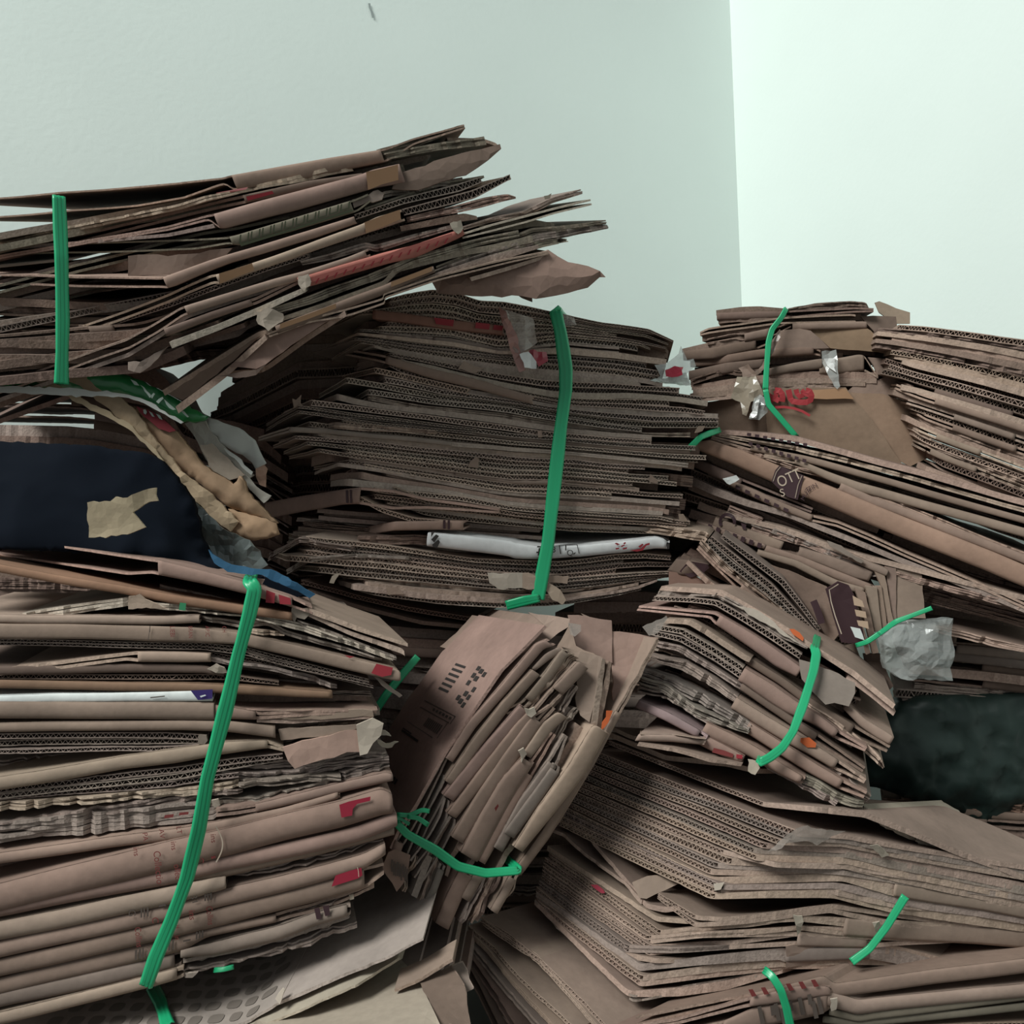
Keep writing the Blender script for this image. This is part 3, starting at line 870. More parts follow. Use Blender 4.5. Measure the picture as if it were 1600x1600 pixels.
J.panel("Z8: 890,345 960,350 1000,340 990,380 960,410 915,400 905,425 880,400", col='pale', thick=4, crumple=.008, name='torn_flap', res=7)
J.sheet("Z8: 0,232 300,285 650,338 890,372", (13, 14, 14, 12), caps='all', col=(.29, .17, .11), back=-.002)
J.sheet("Z8: 920,420 1150,490 1300,550 1460,610", (8, 12, 13, 7), torn=True, col='grey', back=.0)
r = J.sheet("Z8: 0,285 60,275 130,315 350,335 620,362 900,420 1200,520 1440,625", (14, 16, 10, 10, 10, 12, 8, 5), torn=True, col='pale', back=-.004, bulge=.001)
poly_print(r, "Z8: 282,318 316,322 312,362 276,358", 'green', off=.006)
J.panel("Z8: 0,285,-10 60,272,-12 95,300,-12 160,325,-12 220,352,-10 150,350,-10 100,345,-10 0,355,-8", col='light', thick=4, crumple=.006, name='torn_flap', res=7)
J.sheet("Z8: 0,386 180,388 385,386 390,388", (13, 13, 12, 12), caps='all', col='light', back=-.008)
J.sheet("Z8: 390,392 600,425 760,410 860,475 1100,540 1390,625", (8, 10, 12, 9, 8, 6), torn=True, col='grey', back=.002)
J.sheet("Z8: 640,455 840,485 850,490", (8, 6, 4), torn=True, col='light', back=-.004)
r = J.sheet("Z8: 0,438 110,440 350,448 600,476 900,545 1200,608 1460,672 1474,690", (23, 24, 23, 19, 19, 20, 19, 12), caps='all', col='tan', back=-.010, bulge=.002)
poly_print(r, "Z8: 1350,650 1440,672 1430,712 1380,722 1322,702", 'red'); poly_print(r, "Z8: 1175,604 1230,612 1205,620", 'red')
for i, (s_, x_) in enumerate((('LIEBI', 228), ('BRAN', 328), ('AP.IC', 420), ('CH', 512))):
    text(r, s_, 'Z8', x_, 446, 6.5 if i else 7.5, -88, 'faint_red', squash=.78)
poly_print(r, "Z8: 118,444 122,444 120,480 114,480", 'soft_black'); poly_print(r, "Z8: 114,480 117,480 112,520 108,520", 'soft_black')
J.sheet("Z8: 0,528 400,535 650,560 900,625 1310,735", (10, 11, 13, 14, 9), flute=True, col='dusty', back=-.002, plies=2, ply=5.2, pitch=.0085)
J.sheet("Z8: 650,570 900,655 1335,770", (7, 8, 4), flute=True, col='dusty', back=.002)
J.panel("Z8: 1335,720,0 1360,725,0 1490,825,10 1475,834,10 1380,770,0", col='dusty', thick=4, name='torn_flap', res=7)
J.sheet("Z8: 0,590 50,584 300,585 450,592", (12, 16, 16, 13), caps=[(1, 3)], col='light', back=-.004)
J.sheet("Z8: 450,612 560,640 800,665 1000,720 1140,775", (8, 8, 11, 10, 7), torn=True, col='grey', back=-.002)
J.sheet("Z8: 440,590 600,625 800,650 900,660", (6, 6, 6, 5), flute=True, col='dusty', back=.008)
J.sheet("Z8: 0,650 230,648 420,662 520,690", (14, 14, 12, 10), caps=[(0, 3)], col='dark', back=-.002)
J.panel("Z8: 430,680,-8 480,650,-10 525,670,-10 540,700,-8 480,700,-8", col='pale', thick=4, crumple=.008, name='torn_flap', res=6)
J.sheet("Z8: 0,712 250,715 540,708 820,750", (8, 9, 9, 5), flute=True, col='dark', back=.002)
J.sheet("Z8: 0,748 300,752 600,765 900,790 1110,800", (13, 13, 14, 12, 10), caps=[(0, 4)], col=(.24, .15, .10), back=-.002)
r = J.sheet("Z8: 0,803 200,798 460,788", (14, 15, 17), caps='all', col='white', back=-.004, bulge=.002, var=0)
poly_print(r, "Z8: 340,796 460,790 458,840 380,848", 'purple')
poly_print(r, "Z8: 120,832 200,824 200,830 122,838", 'soft_black')
poly_print(r, "Z8: 390,826 420,818 424,824 396,834", 'white', off=.003)
J.sheet("Z8: 0,852 250,852 460,852 470,854", (26, 27, 27, 26), caps='all', col='tan', back=-.008, bulge=.004)
J.sheet("Z8: 460,868 690,905 720,910 1000,898 1350,900", (22, 13, 11, 9, 5), caps=[(0, 1)], col='pink', back=-.004, plies=2, ply=4)
J.panel("Z8: 470,852,30 820,845,60 1180,845,70 1350,885,20 1355,905,0 1000,905,-4 720,908,-6 690,905,-4 470,872,-2", col='pink', thick=4, name='flap', jag=.5)
J.sheet("Z8: 700,950 900,955 1330,925", (5, 6, 5), col='tan', back=-.004)
J.panel("Z8: 700,915,-2 900,902,-2 1330,905,-4 1335,940,-4 1100,950,-4 730,958,-4", col='tan', thick=4, name='flap', jag=1.2)
J.sheet("Z8: 0,958 300,955 560,960 800,985", (15, 15, 17, 18), caps=[(0, 3)], col='tan', back=-.004)
J.sheet("Z8: 0,1022 200,1020 400,1030 430,1050", (9, 10, 10, 6), flute=True, col='dusty', back=-.002, plies=1)
J.sheet("Z8: 0,1062 200,1060 405,1062", (9, 9, 7), flute=True, col='dusty', back=.003)
J.sheet("Z8: 0,1102 250,1098 420,1085", (7, 8, 6), flute=True, col='dusty', back=.0)
J.panel("Z8: 385,1035,-4 425,1040,-6 432,1070,-6 415,1090,-4 380,1088,-4", col='dusty', thick=5, name='torn_flap', res=7)
# crumpled open flap at the right
J.panel("Z8: 815,1010 1000,995 1240,980 1250,1000 1170,1035 1000,1050 830,1068", col='tan', thick=4, crumple=.004, name='torn_flap')
J.panel("Z8: 840,1105,-8 1000,1060,-4 1240,1010,0 1300,1060,-2 1270,1130,-6 1190,1130,-8 1120,1160,-10 1000,1190,-12 905,1222,-14 870,1180,-14", col='pink', thick=4, crumple=.006, name='torn_flap', jag=1.5)
J.panel("Z8: 1240,985,-6 1330,945,-6 1390,975,-8 1375,1040,-8 1300,1140,-10 1260,1150,-10 1250,1080,-6", col='pale', thick=4, crumple=.008, name='torn_flap', jag=1.5)
J.panel("Z8: 1370,1010,0 1420,1030,4 1430,1045,4 1375,1040,0", col='pale', thick=2, name='torn_flap', res=6)
J.panel("Z8: 1350,1060,2 1400,1085,6 1470,1075,10 1410,1110,8 1360,1085,4", col='pale', thick=2, name='torn_flap', res=6)
J.sheet("Z8: 0,1150 250,1110 500,1072 760,1058 845,1095", (20, 22, 19, 12, 8), caps=[(0, 3)], col='light', back=-.006)
J.sheet("Z8: 0,1240 300,1205 560,1160 840,1130", (9, 10, 10, 8), flute=True, col='dusty', back=-.002, plies=1, pitch=.0085)
J.sheet("Z8: 0,1275 300,1240 560,1195 840,1160", (9, 10, 9, 7), flute=True, col='dusty', back=.0, pitch=.0085)
J.sheet("Z8: 0,1310 250,1290 380,1270 600,1240", (9, 9, 9, 8), flute=True, col='dusty', back=.002, pitch=.0085)
J.sheet("Z8: 560,1205 850,1190 1100,1160 1250,1130 1410,1140", (12, 13, 12, 13, 14), torn=True, col='grey', back=.004)
J.sheet("Z8: 480,1240 700,1245 900,1240 1150,1195 1420,1160", (14, 14, 14, 12, 11), torn=True, col='grey', back=.0)
J.sheet("Z8: 600,1290 850,1270 1000,1250 1155,1245", (13, 13, 12, 11), torn=True, col='dusty', back=-.006)
J.sheet("Z8: 1150,1245 1300,1205 1425,1185", (13, 14, 10), torn=True, col='grey', back=.002)
J.sheet("Y1: 0,135 330,108 520,85 600,72", (12, 13, 12, 11), torn=True, col='light', back=-.006)
J.sheet("Y1: 0,190 330,140 500,110 620,120", (16, 16, 14, 8), torn=True, col='dusty', back=-.002)
r = J.sheet("Y1: 0,225 200,205 480,175 495,178", (34, 33, 28, 16), torn=True, col='grey', back=-.004)
poly_print(r, "Y1: 200,256 250,250 245,268 195,274", 'faint_red', off=.008); poly_print(r, "Y1: 280,242 330,238 328,252 275,258", 'faint_red', off=.008)
J.panel("Y1: 455,175,-14 490,168,-16 498,205,-16 470,218,-14", col='pale', thick=3, crumple=.01, name='torn_flap', res=6)
J.sheet("Y1: 480,175 700,165 900,120 1140,50 1155,48", (12, 14, 14, 16, 12), torn=True, col='grey', back=-.002)
J.sheet("Y1: 480,215 700,190 860,150 1150,75 1400,15 1435,25", (12, 12, 13, 15, 15, 10), caps=[(1, 5)], col='pink', back=-.006)
r = J.sheet("Y1: 0,355 300,312 560,268 850,200 1150,120", (16, 17, 16, 14, 10), caps=[(0, 4)], col='pink', back=-.008, bulge=.003)
text(r, 'LT', 'Y1', 262, 318, 8, -82, 'faint_red'); text(r, 'AV', 'Y1', 168, 334, 8, -82, 'faint_red'); text(r, 'PA', 'Y1', 78, 352, 8, -82, 'faint_red')
# the large rounded folds with print
r = J.sheet("Y1: 0,432 250,370 480,318 800,245 1150,160 1370,92 1425,120", (44, 44, 42, 40, 40, 40, 30), caps='all', col='pink', back=-.016, bulge=.008)
FOLD1 = r
poly_print(r, "Y1: 1148,200 1200,182 1318,155 1316,178 1245,195 1222,222 1218,258 1160,270", 'crimson')
text(r, 'ins', 'Y1', 28, 432, 9, -84, 'faint_red'); text(r, 'Collectio', 'Y1', 138, 452, 11, -84, 'faint_red', squash=.9)
text(r, 'ins', 'Y1', 232, 400, 9, -84, 'faint_red'); text(r, 'ins', 'Y1', 448, 360, 9, -84, 'faint_red')
r2 = J.sheet("Y1: 0,560 250,512 520,455 900,375 1250,290 1450,215 1452,230", (26, 27, 24, 24, 24, 24, 18), caps='all', col='pink', back=-.014, bulge=.006)
text(r2, 'ins', 'Y1', 450, 446, 9, -84, 'red'); text(r2, 'Collec', 'Y1', 246, 492, 10, -84, 'faint_red', squash=.9); text(r2, 'C', 'Y1', 372, 484, 11, -84, 'faint_red')
stroke(r['o'], J.origin, lambda x, y: sdepth(FOLD1, x, y, .001), [(337 + 1.2 * math.sin(k / 12 * 3.1) * 9, 1291 + k * 4.7) for k in range(13)], 2.0, 'pale')
r = J.sheet("Y1: 0,585 250,545 530,500 900,415 1200,350 1440,302", (18, 20, 22, 20, 18, 14), caps='all', col='kraft', back=-.010, bulge=.004)
text(r, 'Colle', 'Y1', 150, 546, 10, -84, 'faint_red', squash=.9); text(r, 'C', 'Y1', 40, 572, 10, -84, 'faint_red'); text(r, 'C', 'Y1', 44, 622, 9, -84, 'faint_red')
cx_, cy_ = 200 + 224 / 3.478, 1200 + 566 / 3.478
stroke(r['o'], J.origin, lambda x, y: sdepth(r, x, y, .001), [(cx_ + 8 * math.cos(t), cy_ + 8 * math.sin(t)) for t in np.linspace(0, 6.28, 20)], 2.0, 'soft_black')
J.sheet("Y1: 520,560 800,505 1100,440 1385,372", (14, 15, 14, 9), torn=True, col='dusty', back=-.004)
J.sheet("Y1: 0,668 250,618 530,560 535,562", (28, 27, 20, 18), caps='all', col='light', back=-.016, bulge=.005)
r = J.sheet("Y1: 0,765 250,710 470,655 800,575 1100,500 1280,450 1390,392", (26, 26, 26, 25, 24, 22, 18), caps='all', col='kraft', back=-.012, bulge=.005)
for q in ("Y1: 415,662 424,660 424,722 415,724", "Y1: 430,658 438,656 438,720 430,722", "Y1: 446,655 456,653 456,716 446,718", "Y1: 418,690 456,682 456,688 418,696",
          "Y1: 68,748 78,746 78,812 68,814", "Y1: 84,745 92,743 92,810 84,812", "Y1: 102,742 112,740 112,806 102,808",
          "Y1: 165,722 205,714 205,722 165,730", "Y1: 168,740 206,732 206,750 168,756", "Y1: 350,728 380,720 380,726 350,734"):
    poly_print(r, q, 'soft_black')
text(r, 'B', 'Y1', 338, 684, 11, -84, 'soft_black'); text(r, 'G', 'Y1', 2, 770, 11, -84, 'soft_black')
r = J.sheet("Y1: 0,862 250,805 480,748 800,665 1100,580 1290,520 1385,500", (27, 27, 27, 28, 30, 31, 18), caps=[(0, 5)], col='kraft', back=-.010, bulge=.004)
poly_print(r, "Y1: 1130,578 1268,542 1274,584 1250,600 1106,645", 'crimson')
stroke(r['o'], J.origin, lambda x, y: sdepth(r, x, y, .002), [(558.5, 1355), (560, 1362), (560.5, 1370)], 1.0, 'pale')
text(r, 'Collins', 'Y1', 424, 752, 10, -84, 'faint_red', squash=.75); text(r, 'ins', 'Y1', 330, 774, 10, -84, 'faint_red'); text(r, 'Coll', 'Y1', 235, 800, 10, -84, 'faint_red', squash=.9)
text(r, 'Collins', 'Y1', 36, 866, 10, -84, 'faint_red', squash=.8); text(r, 'C', 'Y1', 130, 812, 10, -84, 'faint_red')
r = J.sheet("Y1: 0,965 150,930 300,892 430,858 800,785 1100,705 1335,610", (26, 26, 26, 14, 14, 14, 9), caps=[(0, 4)], col='kraft', back=-.006, bulge=.004)
for q in ("Y1: 370,892 378,890 376,930 368,932", "Y1: 386,888 394,886 392,926 384,928", "Y1: 400,884 410,882 408,922 398,924", "Y1: 300,936 340,928 340,938 300,946",
          "Y1: 220,940 232,936 230,990 218,994", "Y1: 240,934 250,932 250,986 240,988", "Y1: 38,990 50,986 48,1040 36,1042", "Y1: 60,984 72,980 70,1034 58,1036", "Y1: 78,978 86,976 86,1030 78,1032"):
    poly_print(r, q, 'soft_black')
text(r, 'Collin', 'Y1', 246, 850, 9, -84, 'faint_red', squash=.8)
J.sheet("Y1: 880,790 1100,725 1320,640", (6, 8, 8), torn=True, col='dusty', back=-.002)
r = J.sheet("Y1: 290,970 500,925 800,845 1010,768 1200,722 1206,724", (12, 20, 21, 19, 18, 14), caps=[(0, 4)], col='dusty', back=-.008, bulge=.005)
poly_print(r, "Y1: 1012,764 1040,758 1052,818 1025,824", 'brown', off=.0006); poly_print(r, "Y1: 1058,752 1092,744 1098,800 1072,806", 'brown', off=.0006)
J.panel("Y1: 1200,690,-4 1225,685,-6 1228,712,-6 1205,718,-4", col='pale', thick=4, name='torn_flap', res=6)
J.sheet("Y1: 300,1035 600,975 900,890 1200,792", (6, 7, 7, 6), col='grey', back=-.004)
J.sheet("Y1: 305,1060 600,1000 900,912 1210,815", (6, 7, 8, 5), torn=True, col='grey', back=.002)
J.sheet("Y1: 300,1092 600,1032 900,945 1245,838", (9, 10, 12, 10), torn=True, col='grey', back=-.006)
r = J.sheet("Y1: 0,1055 150,1022 285,985 290,1000", (24, 24, 24, 18), caps=[(0, 2)], col='dusty', back=-.004)
J.sheet("Y1: 0,1140 150,1102 300,1062 305,1065", (18, 18, 17, 14), caps=[(0, 2)], col='light', back=-.008)
J.panel("Y1: 300,1115,-4 345,1115,-8 380,1110,-8 350,1140,-8 310,1140,-6", col='pale', thick=4, name='torn_flap', res=6)
J.strap("Z8: 660,205 690,240,-2 660,380,-4 600,600,-6 540,860,-10 470,1130,-12 430,1280,-14 Y1: 385,330,-18 320,600,-18 235,830,-16 150,1030,-12 95,1190,-8", 20, off=.024)
J.strap("Y1: 470,1098,6 520,1095,2 575,1080,6", 7, off=.012, wrap=(False, False))

# ------------------------------------------------------------------ bottom left bundle (K)
K = Bundle('bundle at the bottom left with its broad board tops showing, one patterned grey', 1.06, (480, 1560), 10, (.02, .36, .02), dx=-.02, dy=-.05, bl=.05,
           base=(420, 1900, 1.15))
r = K.sheet("Y1: 0,1420 300,1420 560,1398 640,1378 820,1278", (5, 5, 5, 5, 4), col=(.35, .30, .265), back=0.0, torn=False)
SCALE = []
for i in range(11):
    for j in range(7):
        s0 = .26 + i * .062 + (.03 if j % 2 else 0); a0 = .02 + j * .075
        if s0 < .95:
            SCALE.append((s0, s0 + .042, a0, a0 + .050))
face_print(r, SCALE, 'grey_scale', oval=True)
K.sheet("Y1: 812,1280 960,1210 1200,1105 1330,1062 1500,985 1602,932", (5, 6, 5, 5, 4, 4), col=(.36, .30, .265), back=0.001, wl=.9)
K.panel("Y1: 800,1255,-6 840,1200,-10 850,1210,-10 825,1285,-8", col='pale', thick=3, name='torn_flap', res=6)
K.sheet("Y4: 60,800,20 200,735,20 330,660,20 425,605,20", 5, col='tan', back=.004, wl=.12)
K.sheet("Y1: 620,1440,-6 900,1330,-2 1240,1180,0 1470,1030,40 1490,1020,60", 4, col='pale', back=.0, wl=.8)
K.panel("Y1: 700,1375,6 1000,1250,60 1455,1020,120 1560,1130,60 1640,1290,0 1700,1420,-40 640,1440,-30", col='pale', thick=4, name='flap', jag=.4)
K.fill(["P: 380,1660 480,1660 560,1645 650,1630", "P: 380,1900 480,1880 560,1860 700,1800"], 16, flute=.2, cap=.2, back=(.02, .05), col=('dusty', 'kraft'), jit=(6, 10))
K.fill(["P: -60,1625 100,1625 280,1625 380,1615", "P: -60,1900 100,1900 280,1900 380,1890"], 16, flute=.2, cap=.3, back=(0, .03), col=('dusty', 'kraft'), jit=(6, 10))
K.panel("Y4: 225,735,30 420,640,50 500,760,20 540,1010,-10 350,1010,-20", col='dark', thick=4, name='flap')
K.panel("Y4: 420,640,60 490,615,70 560,780,40 520,800,36", col='dusty', thick=4, name='flap')
K.strap("Y1: 135,1190,70 175,1270,40 215,1400,0", 19, off=.010, wrap=(False, False))

# ------------------------------------------------------------------ small bundle leaning in the middle (I)
I = Bundle('small bundle leaning diagonally in the middle, printed face to the left, strap near its foot', 1.20, (740, 1200), 57, (-.13, .30, -.015), dx=.018, bl=.02,
           base=(650, 1440, 1.25))
I.fill(["Y2: 150,1370 300,1060 420,830 620,560 800,330", "Y2: 620,1470 740,1250 850,1060 960,860 1070,660"], 15, flute=.0, cap=.25, back=(.004, .014), col=('kraft', 'dusty', 'tan'), jit=(8, 8), torn=.2, hf=.8)
r = I.sheet("Y2: 115,1190 165,1080 220,1008 372,738 640,345 652,338 845,142", (5, 5, 5, 5, 5, 4, 5), col='pink', back=-.004, jag=.0006, wl=1.0, wobble=.25, bulge=.0012)
FACE = r
q = []
for k in range(6):
    q.append((.60 + k * .022, .61 + k * .022, .40, .55))
for row, (a0, a1) in enumerate(((.115, .15), (.165, .21), (.22, .26))):
    for k in range(5):
        if (k + row) % 4 != 3:
            q.append((.575 + k * .032 + row * .008, .575 + k * .032 + row * .008 + .020, a0, a1))
face_print(r, q, 'black')
q = [(.535, .538, .13, .62), (.505, .508, .15, .62), (.43, .433, .22, .66), (.44, .51, .165, .170), (.505, .537, .13, .136)]
for k in range(9):
    q.append((.452, .488, .20 + k * .026, .215 + k * .026))
for k in range(6):
    q.append((.518, .528, .16 + k * .05, .19 + k * .05))
face_print(r, q, 'soft_black')
face_print(r, [(.372, .382, .36, .66), (.385, .392, .50, .66)], 'black')
face_print(r, [(.20 + .0, .222, .34 + k * .04, .37 + k * .04) for k in range(5)], 'black')
I.sheet("Y2: 100,1265 130,1200 235,1010 375,765", (13, 15, 15, 8), col='dusty', plies=2, ply=3, back=.002, wobble=.25, bulge=.0012)
I.sheet("Y2: 665,335 760,250 850,150", (4, 5, 4), col='tan', back=.004, wobble=.25, bulge=.0012)
I.sheet("Y2: 600,500,40 760,330,40 870,190,40 968,108,40 975,130,30", (6, 6, 7, 7, 4), col='tan', back=.012, wobble=.25, bulge=.0012)
I.panel("Y2: 770,80,60 870,95,50 968,112,24 960,150,20 870,215,24 800,200,40 845,140,40", col='tan', thick=4, name='flap')
I.sheet("Y2: 378,765 480,600 640,420 800,225 858,205", (13, 15, 15, 16, 17), caps='all', col='pink', back=-.006, wobble=.25, bulge=.0012)
I.sheet("Y2: 190,1240 260,1080 370,880 376,850", (15, 16, 16, 11), col='grey', plies=2, ply=3, back=.0, wobble=.25, bulge=.0012)
I.sheet("Y2: 372,870 500,680 640,500 780,348", (16, 17, 17, 16), caps='all', col='kraft', back=-.008, wobble=.25, bulge=.0012)
I.sheet("Y2: 785,345 850,275 910,245", (7, 13, 15), caps=[(0, 2)], col='tan', back=-.002, wobble=.25, bulge=.0012)
I.sheet("Y2: 362,935 520,740 720,515 725,510", (20, 21, 21, 17), caps='all', col='pink', back=-.009, wobble=.25, bulge=.0012)
I.sheet("Y2: 640,540 735,500 850,360 925,250 965,262", (13, 15, 15, 15, 12), caps=[(1, 3)], col='tan', back=-.004, wobble=.25, bulge=.0012)
I.sheet("Y2: 210,1250 300,1130 350,1040 375,955", (15, 16, 16, 11), col='grey', plies=2, ply=3, back=-.002, wobble=.25, bulge=.0012)
I.sheet("Y2: 380,1020 520,830 700,600 755,545", (17, 21, 21, 20), caps='all', col='pink', back=-.010, wobble=.25, bulge=.0012)
I.sheet("Y2: 745,530 850,410 975,275 985,280", (12, 13, 15, 12), flute=False, col='tan', back=-.004, torn=True, wobble=.25, bulge=.0012)
I.panel("Y2: 755,535,-14 800,530,-16 810,560,-16 785,580,-16 765,565,-14", col='pale', thick=4, crumple=.008, name='torn_flap', res=6)
I.sheet("Y2: 770,560 880,430 1000,305 1003,320", (17, 21, 21, 16), caps=[(1, 3)], col='tan', back=-.008, wobble=.25, bulge=.0012)
I.sheet("Y2: 230,1330 330,1150 385,1060 400,1040", (18, 20, 17, 11), col='grey', plies=2, ply=3, back=-.004, wobble=.25, bulge=.0012)
I.sheet("Y2: 400,1130 500,960 640,750 770,570 860,512", (24, 26, 26, 22, 12), caps=[(0, 3)], col='kraft', back=-.010, wobble=.25, bulge=.0012)
I.sheet("Y2: 735,740 830,600 900,545 912,552", (16, 20, 18, 15), caps=[(0, 3)], col='tan', back=-.008, wobble=.25, bulge=.0012)
r = I.sheet("Y2: 440,1200 520,1050 630,860 735,748", (33, 34, 32, 22), caps='all', col='pink', back=-.012, bulge=.002, wobble=.25)
poly_print(r, "Y2: 612,1005 628,985 632,995 618,1020", 'faint_red')
I.panel("Y2: 725,735,-18 750,720,-18 765,750,-18 740,790,-18", col='pale', thick=4, crumple=.008, name='torn_flap', res=6)
I.sheet("Y2: 520,1240 620,1060 740,830 870,640", (17, 18, 18, 11), caps=[(0, 2)], col='pink', back=-.006, wobble=.25, bulge=.0012)
I.sheet("Y2: 870,650 930,520 995,420 1000,425", (7, 11, 11, 6), torn=True, col='dusty', back=.0, wobble=.25, bulge=.0012)
I.sheet("Y2: 880,700 950,590 1000,525 1008,535", (12, 13, 12, 7), torn=True, col='dusty', back=.002, wobble=.25, bulge=.0012)
I.sheet("Y2: 600,1180 720,960 860,770 930,650", (17, 18, 18, 8), caps=[(0, 2)], col='dusty', back=-.008, wobble=.25, bulge=.0012)
I.sheet("Y2: 645,1110 760,950 870,800 880,785", (20, 20, 17, 12), caps=[(0, 2)], col='dusty', back=-.010, wobble=.25, bulge=.0012)
# the wide light board and the flaps behind it
I.sheet("Y2: 690,1175 800,1000 950,790 1060,605 1090,615", (17, 27, 32, 29, 20), caps=[(0, 4)], col='light', back=-.012, bulge=.002, wobble=.25)
I.panel("Y2: 930,245,40 1060,275,20 1120,292,10 1118,320,8 1060,600,0 1020,570,6 1000,530,14 1000,310,20", col='tan', thick=4, name='flap')
I.sheet("Y2: 1068,610 1085,500 1100,400 1122,296", (12, 11, 11, 6), col='tan', back=.0, wobble=.5, bulge=.0012)
I.sheet("Y2: 1092,640 1110,540 1135,420 1158,312", (12, 11, 11, 6), col='kraft', back=.004, wobble=.5, bulge=.0012)
I.panel("Y2: 960,95,70 1165,120,50 1168,200,48 1168,320,40 1120,300,44 1000,240,60", col='pink', thick=4, name='flap')
I.panel("Y2: 1020,85,66 1080,110,60 1130,118,56 1110,170,56", col='tan', thick=3, name='flap')
I.panel("Y2: 1160,172,52 1300,185,44 1385,202,36 1300,370,24 1195,520,14 1172,500,26 1168,330,44", col='pink', thick=4, name='flap')
I.panel("Y2: 1310,150,40 1425,98,46 1430,112,46 1380,180,40 1340,190,40", mat=M_TAPE, col=None, thick=1.2, crumple=.006, name='tape', res=8)
I.panel("Y2: 960,130,10 1020,140,8 1020,170,8 990,195,8 970,185,10", mat=M_TAPE, col=None, thick=1.2, crumple=.004, name='tape', res=7)
I.sheet("Y2: 700,1300 830,1120 1000,830 1105,655", (15, 17, 17, 12), caps=[(0, 2)], col='kraft', back=-.002, wobble=.25, bulge=.0012)
r = I.sheet("Y2: 735,1290 900,1060 1060,790 1195,540 1290,385 1385,205", (11, 11, 12, 11, 8, 6), caps=[(0, 3)], col='tan', back=.004, wobble=.25, bulge=.0012)
I.panel("Y2: 1140,545,-2 1170,545,-2 1150,600,-4 1115,640,-4 1120,600,-2", mat=ink('orange'), col=None, thick=1, name='sticker', res=8)
# feet of the sheets, below the strap
foot = [((90, 1300), (140, 1150), 16, 'pink'), ((175, 1395), (240, 1230), 9, 'tan'), ((215, 1410), (290, 1220), 11, 'grey'), ((250, 1465), (330, 1240), 10, 'tan'), ((262, 1475), (350, 1260), 12, 'grey'),
        ((330, 1540), (440, 1290), 26, 'pink'), ((395, 1500), (470, 1300), 8, 'dark'), ((450, 1420), (520, 1290), 17, 'tan'), ((440, 1540), (560, 1320), 9, 'dusty'), ((495, 1545), (600, 1320), 9, 'kraft'),
        ((520, 1535), (640, 1310), 8, 'dark'), ((590, 1480), (690, 1300), 14, 'tan'), ((640, 1440), (725, 1290), 10, 'kraft')]
for (a, b_, h, c_) in foot:
    I.sheet(f"Y2: {a[0]},{a[1]} {(a[0]+b_[0])//2},{(a[1]+b_[1])//2} {b_[0]},{b_[1]}", h, caps=[(0, 2)] if h > 11 else None, col=c_, back=-.004, torn=h < 11, bulge=.003, wl=.9)
r = I.panel("Y2: 80,1290,-8 110,1215,-8 140,1200,-8 215,1230,-8 200,1330,-10 150,1400,-10", col='pink', thick=4, name='flap')
for k in range(9):
    x, y = 125 + k * 9, 1255 + k * 4 + (k % 3) * 6
    stroke(r, I.origin, lambda X, Y: I.depth(X, Y) - .012, [(570 + (x + 4) / 3.02, 930 + (y - 8) / 3.02), (570 + x / 3.02, 930 + (y + 22) / 3.02), (570 + (x + 3) / 3.02, 930 + (y + 50 + (k * 7) % 13) / 3.02)], 2.6, 'soft_black')
I.strap("Y2: 150,1075 200,1128 330,1200 440,1280 570,1312 730,1298", 12, off=.022)
I.strap("Y2: 150,1035 210,1040 270,1012 305,1020", 7, off=.026, wrap=(False, False), name='strap_knot')
I.strap("Y2: 200,1045 250,1050 300,1085", 7, off=.028, wrap=(False, False), name='strap_knot')
I.strap("Y2: 120,1055 160,1050 210,1080", 4, off=.026, wrap=(False, False), name='strap_knot')
I.strap("Y2: 40,560,170 100,470,170 180,370,180 250,290,190", 13, off=.0, wrap=(False, False))

# ------------------------------------------------------------------ large stack at lower right (G), on the bottom bundle (H)
G = Bundle('broad bundle of thin boards at lower right, corrugated ends towards the leaning bundle', 1.17, (1100, 1400), -3, (.24, .20, -.075), bl=0, br=0, corner=(1240, 1300, -.98, .055, .012),
           base=(1150, 1550, 1.3))


def gs(left, corner_, right, H=5, **k):
    pts = f"Y3: {left[0]},{left[1]} {corner_[0]},{corner_[1]}"
    for q in right:
        pts += f" {q[0]},{q[1]}"
    H = [v * 1.5 for v in (H if isinstance(H, tuple) else (H,) * (2 + len(right)))]
    if k.get('flute'):
        k['ply'] = 6.5
    G.sheet(pts, H, c=1, fc=True, **k)


gs((420, 95), (500, 132), [(800, 156), (805, 158)], 4, col='tan', back=.0)
gs((400, 115), (640, 215), [(900, 240), (1015, 268)], 5, col='tan')
gs((400, 150), (1050, 408), [(1250, 425), (1470, 448), (1600, 500)], (4, 5, 6, 6, 6), flute=True, col='tan')
gs((350, 195), (1180, 525), [(1400, 545), (1600, 580)], (5, 7, 5, 5), flute=True, col='tan')
gs((330, 215), (1165, 545), [(1380, 560), (1600, 600)], (5, 6, 5, 5), flute=True, col='dusty', plies=1)
gs((305, 240), (1120, 560), [(1380, 575), (1600, 615)], (5, 6, 5, 6), flute=True, col='tan')
gs((300, 262), (1045, 578), [(1400, 600), (1600, 640)], (5, 6, 6, 9), flute=True, col='tan')
gs((280, 285), (1010, 600), [(1400, 615), (1600, 655)], (5, 6, 6, 8), flute=True, col='dusty')
gs((270, 310), (1020, 628), [(1400, 640), (1600, 680)], (5, 6, 7, 9), flute=True, col='tan')
gs((262, 335), (870, 602), [(1100, 660), (1400, 662), (1600, 690)], (5, 5, 5, 7, 8), flute=True, col='tan')
gs((250, 358), (900, 640), [(1390, 655), (1600, 700)], (6, 8, 8, 10), flute=True, col='tan')
gs((240, 378), (850, 662), [(1380, 690), (1600, 718)], (5, 6, 5, 8), flute=True, col='dusty')
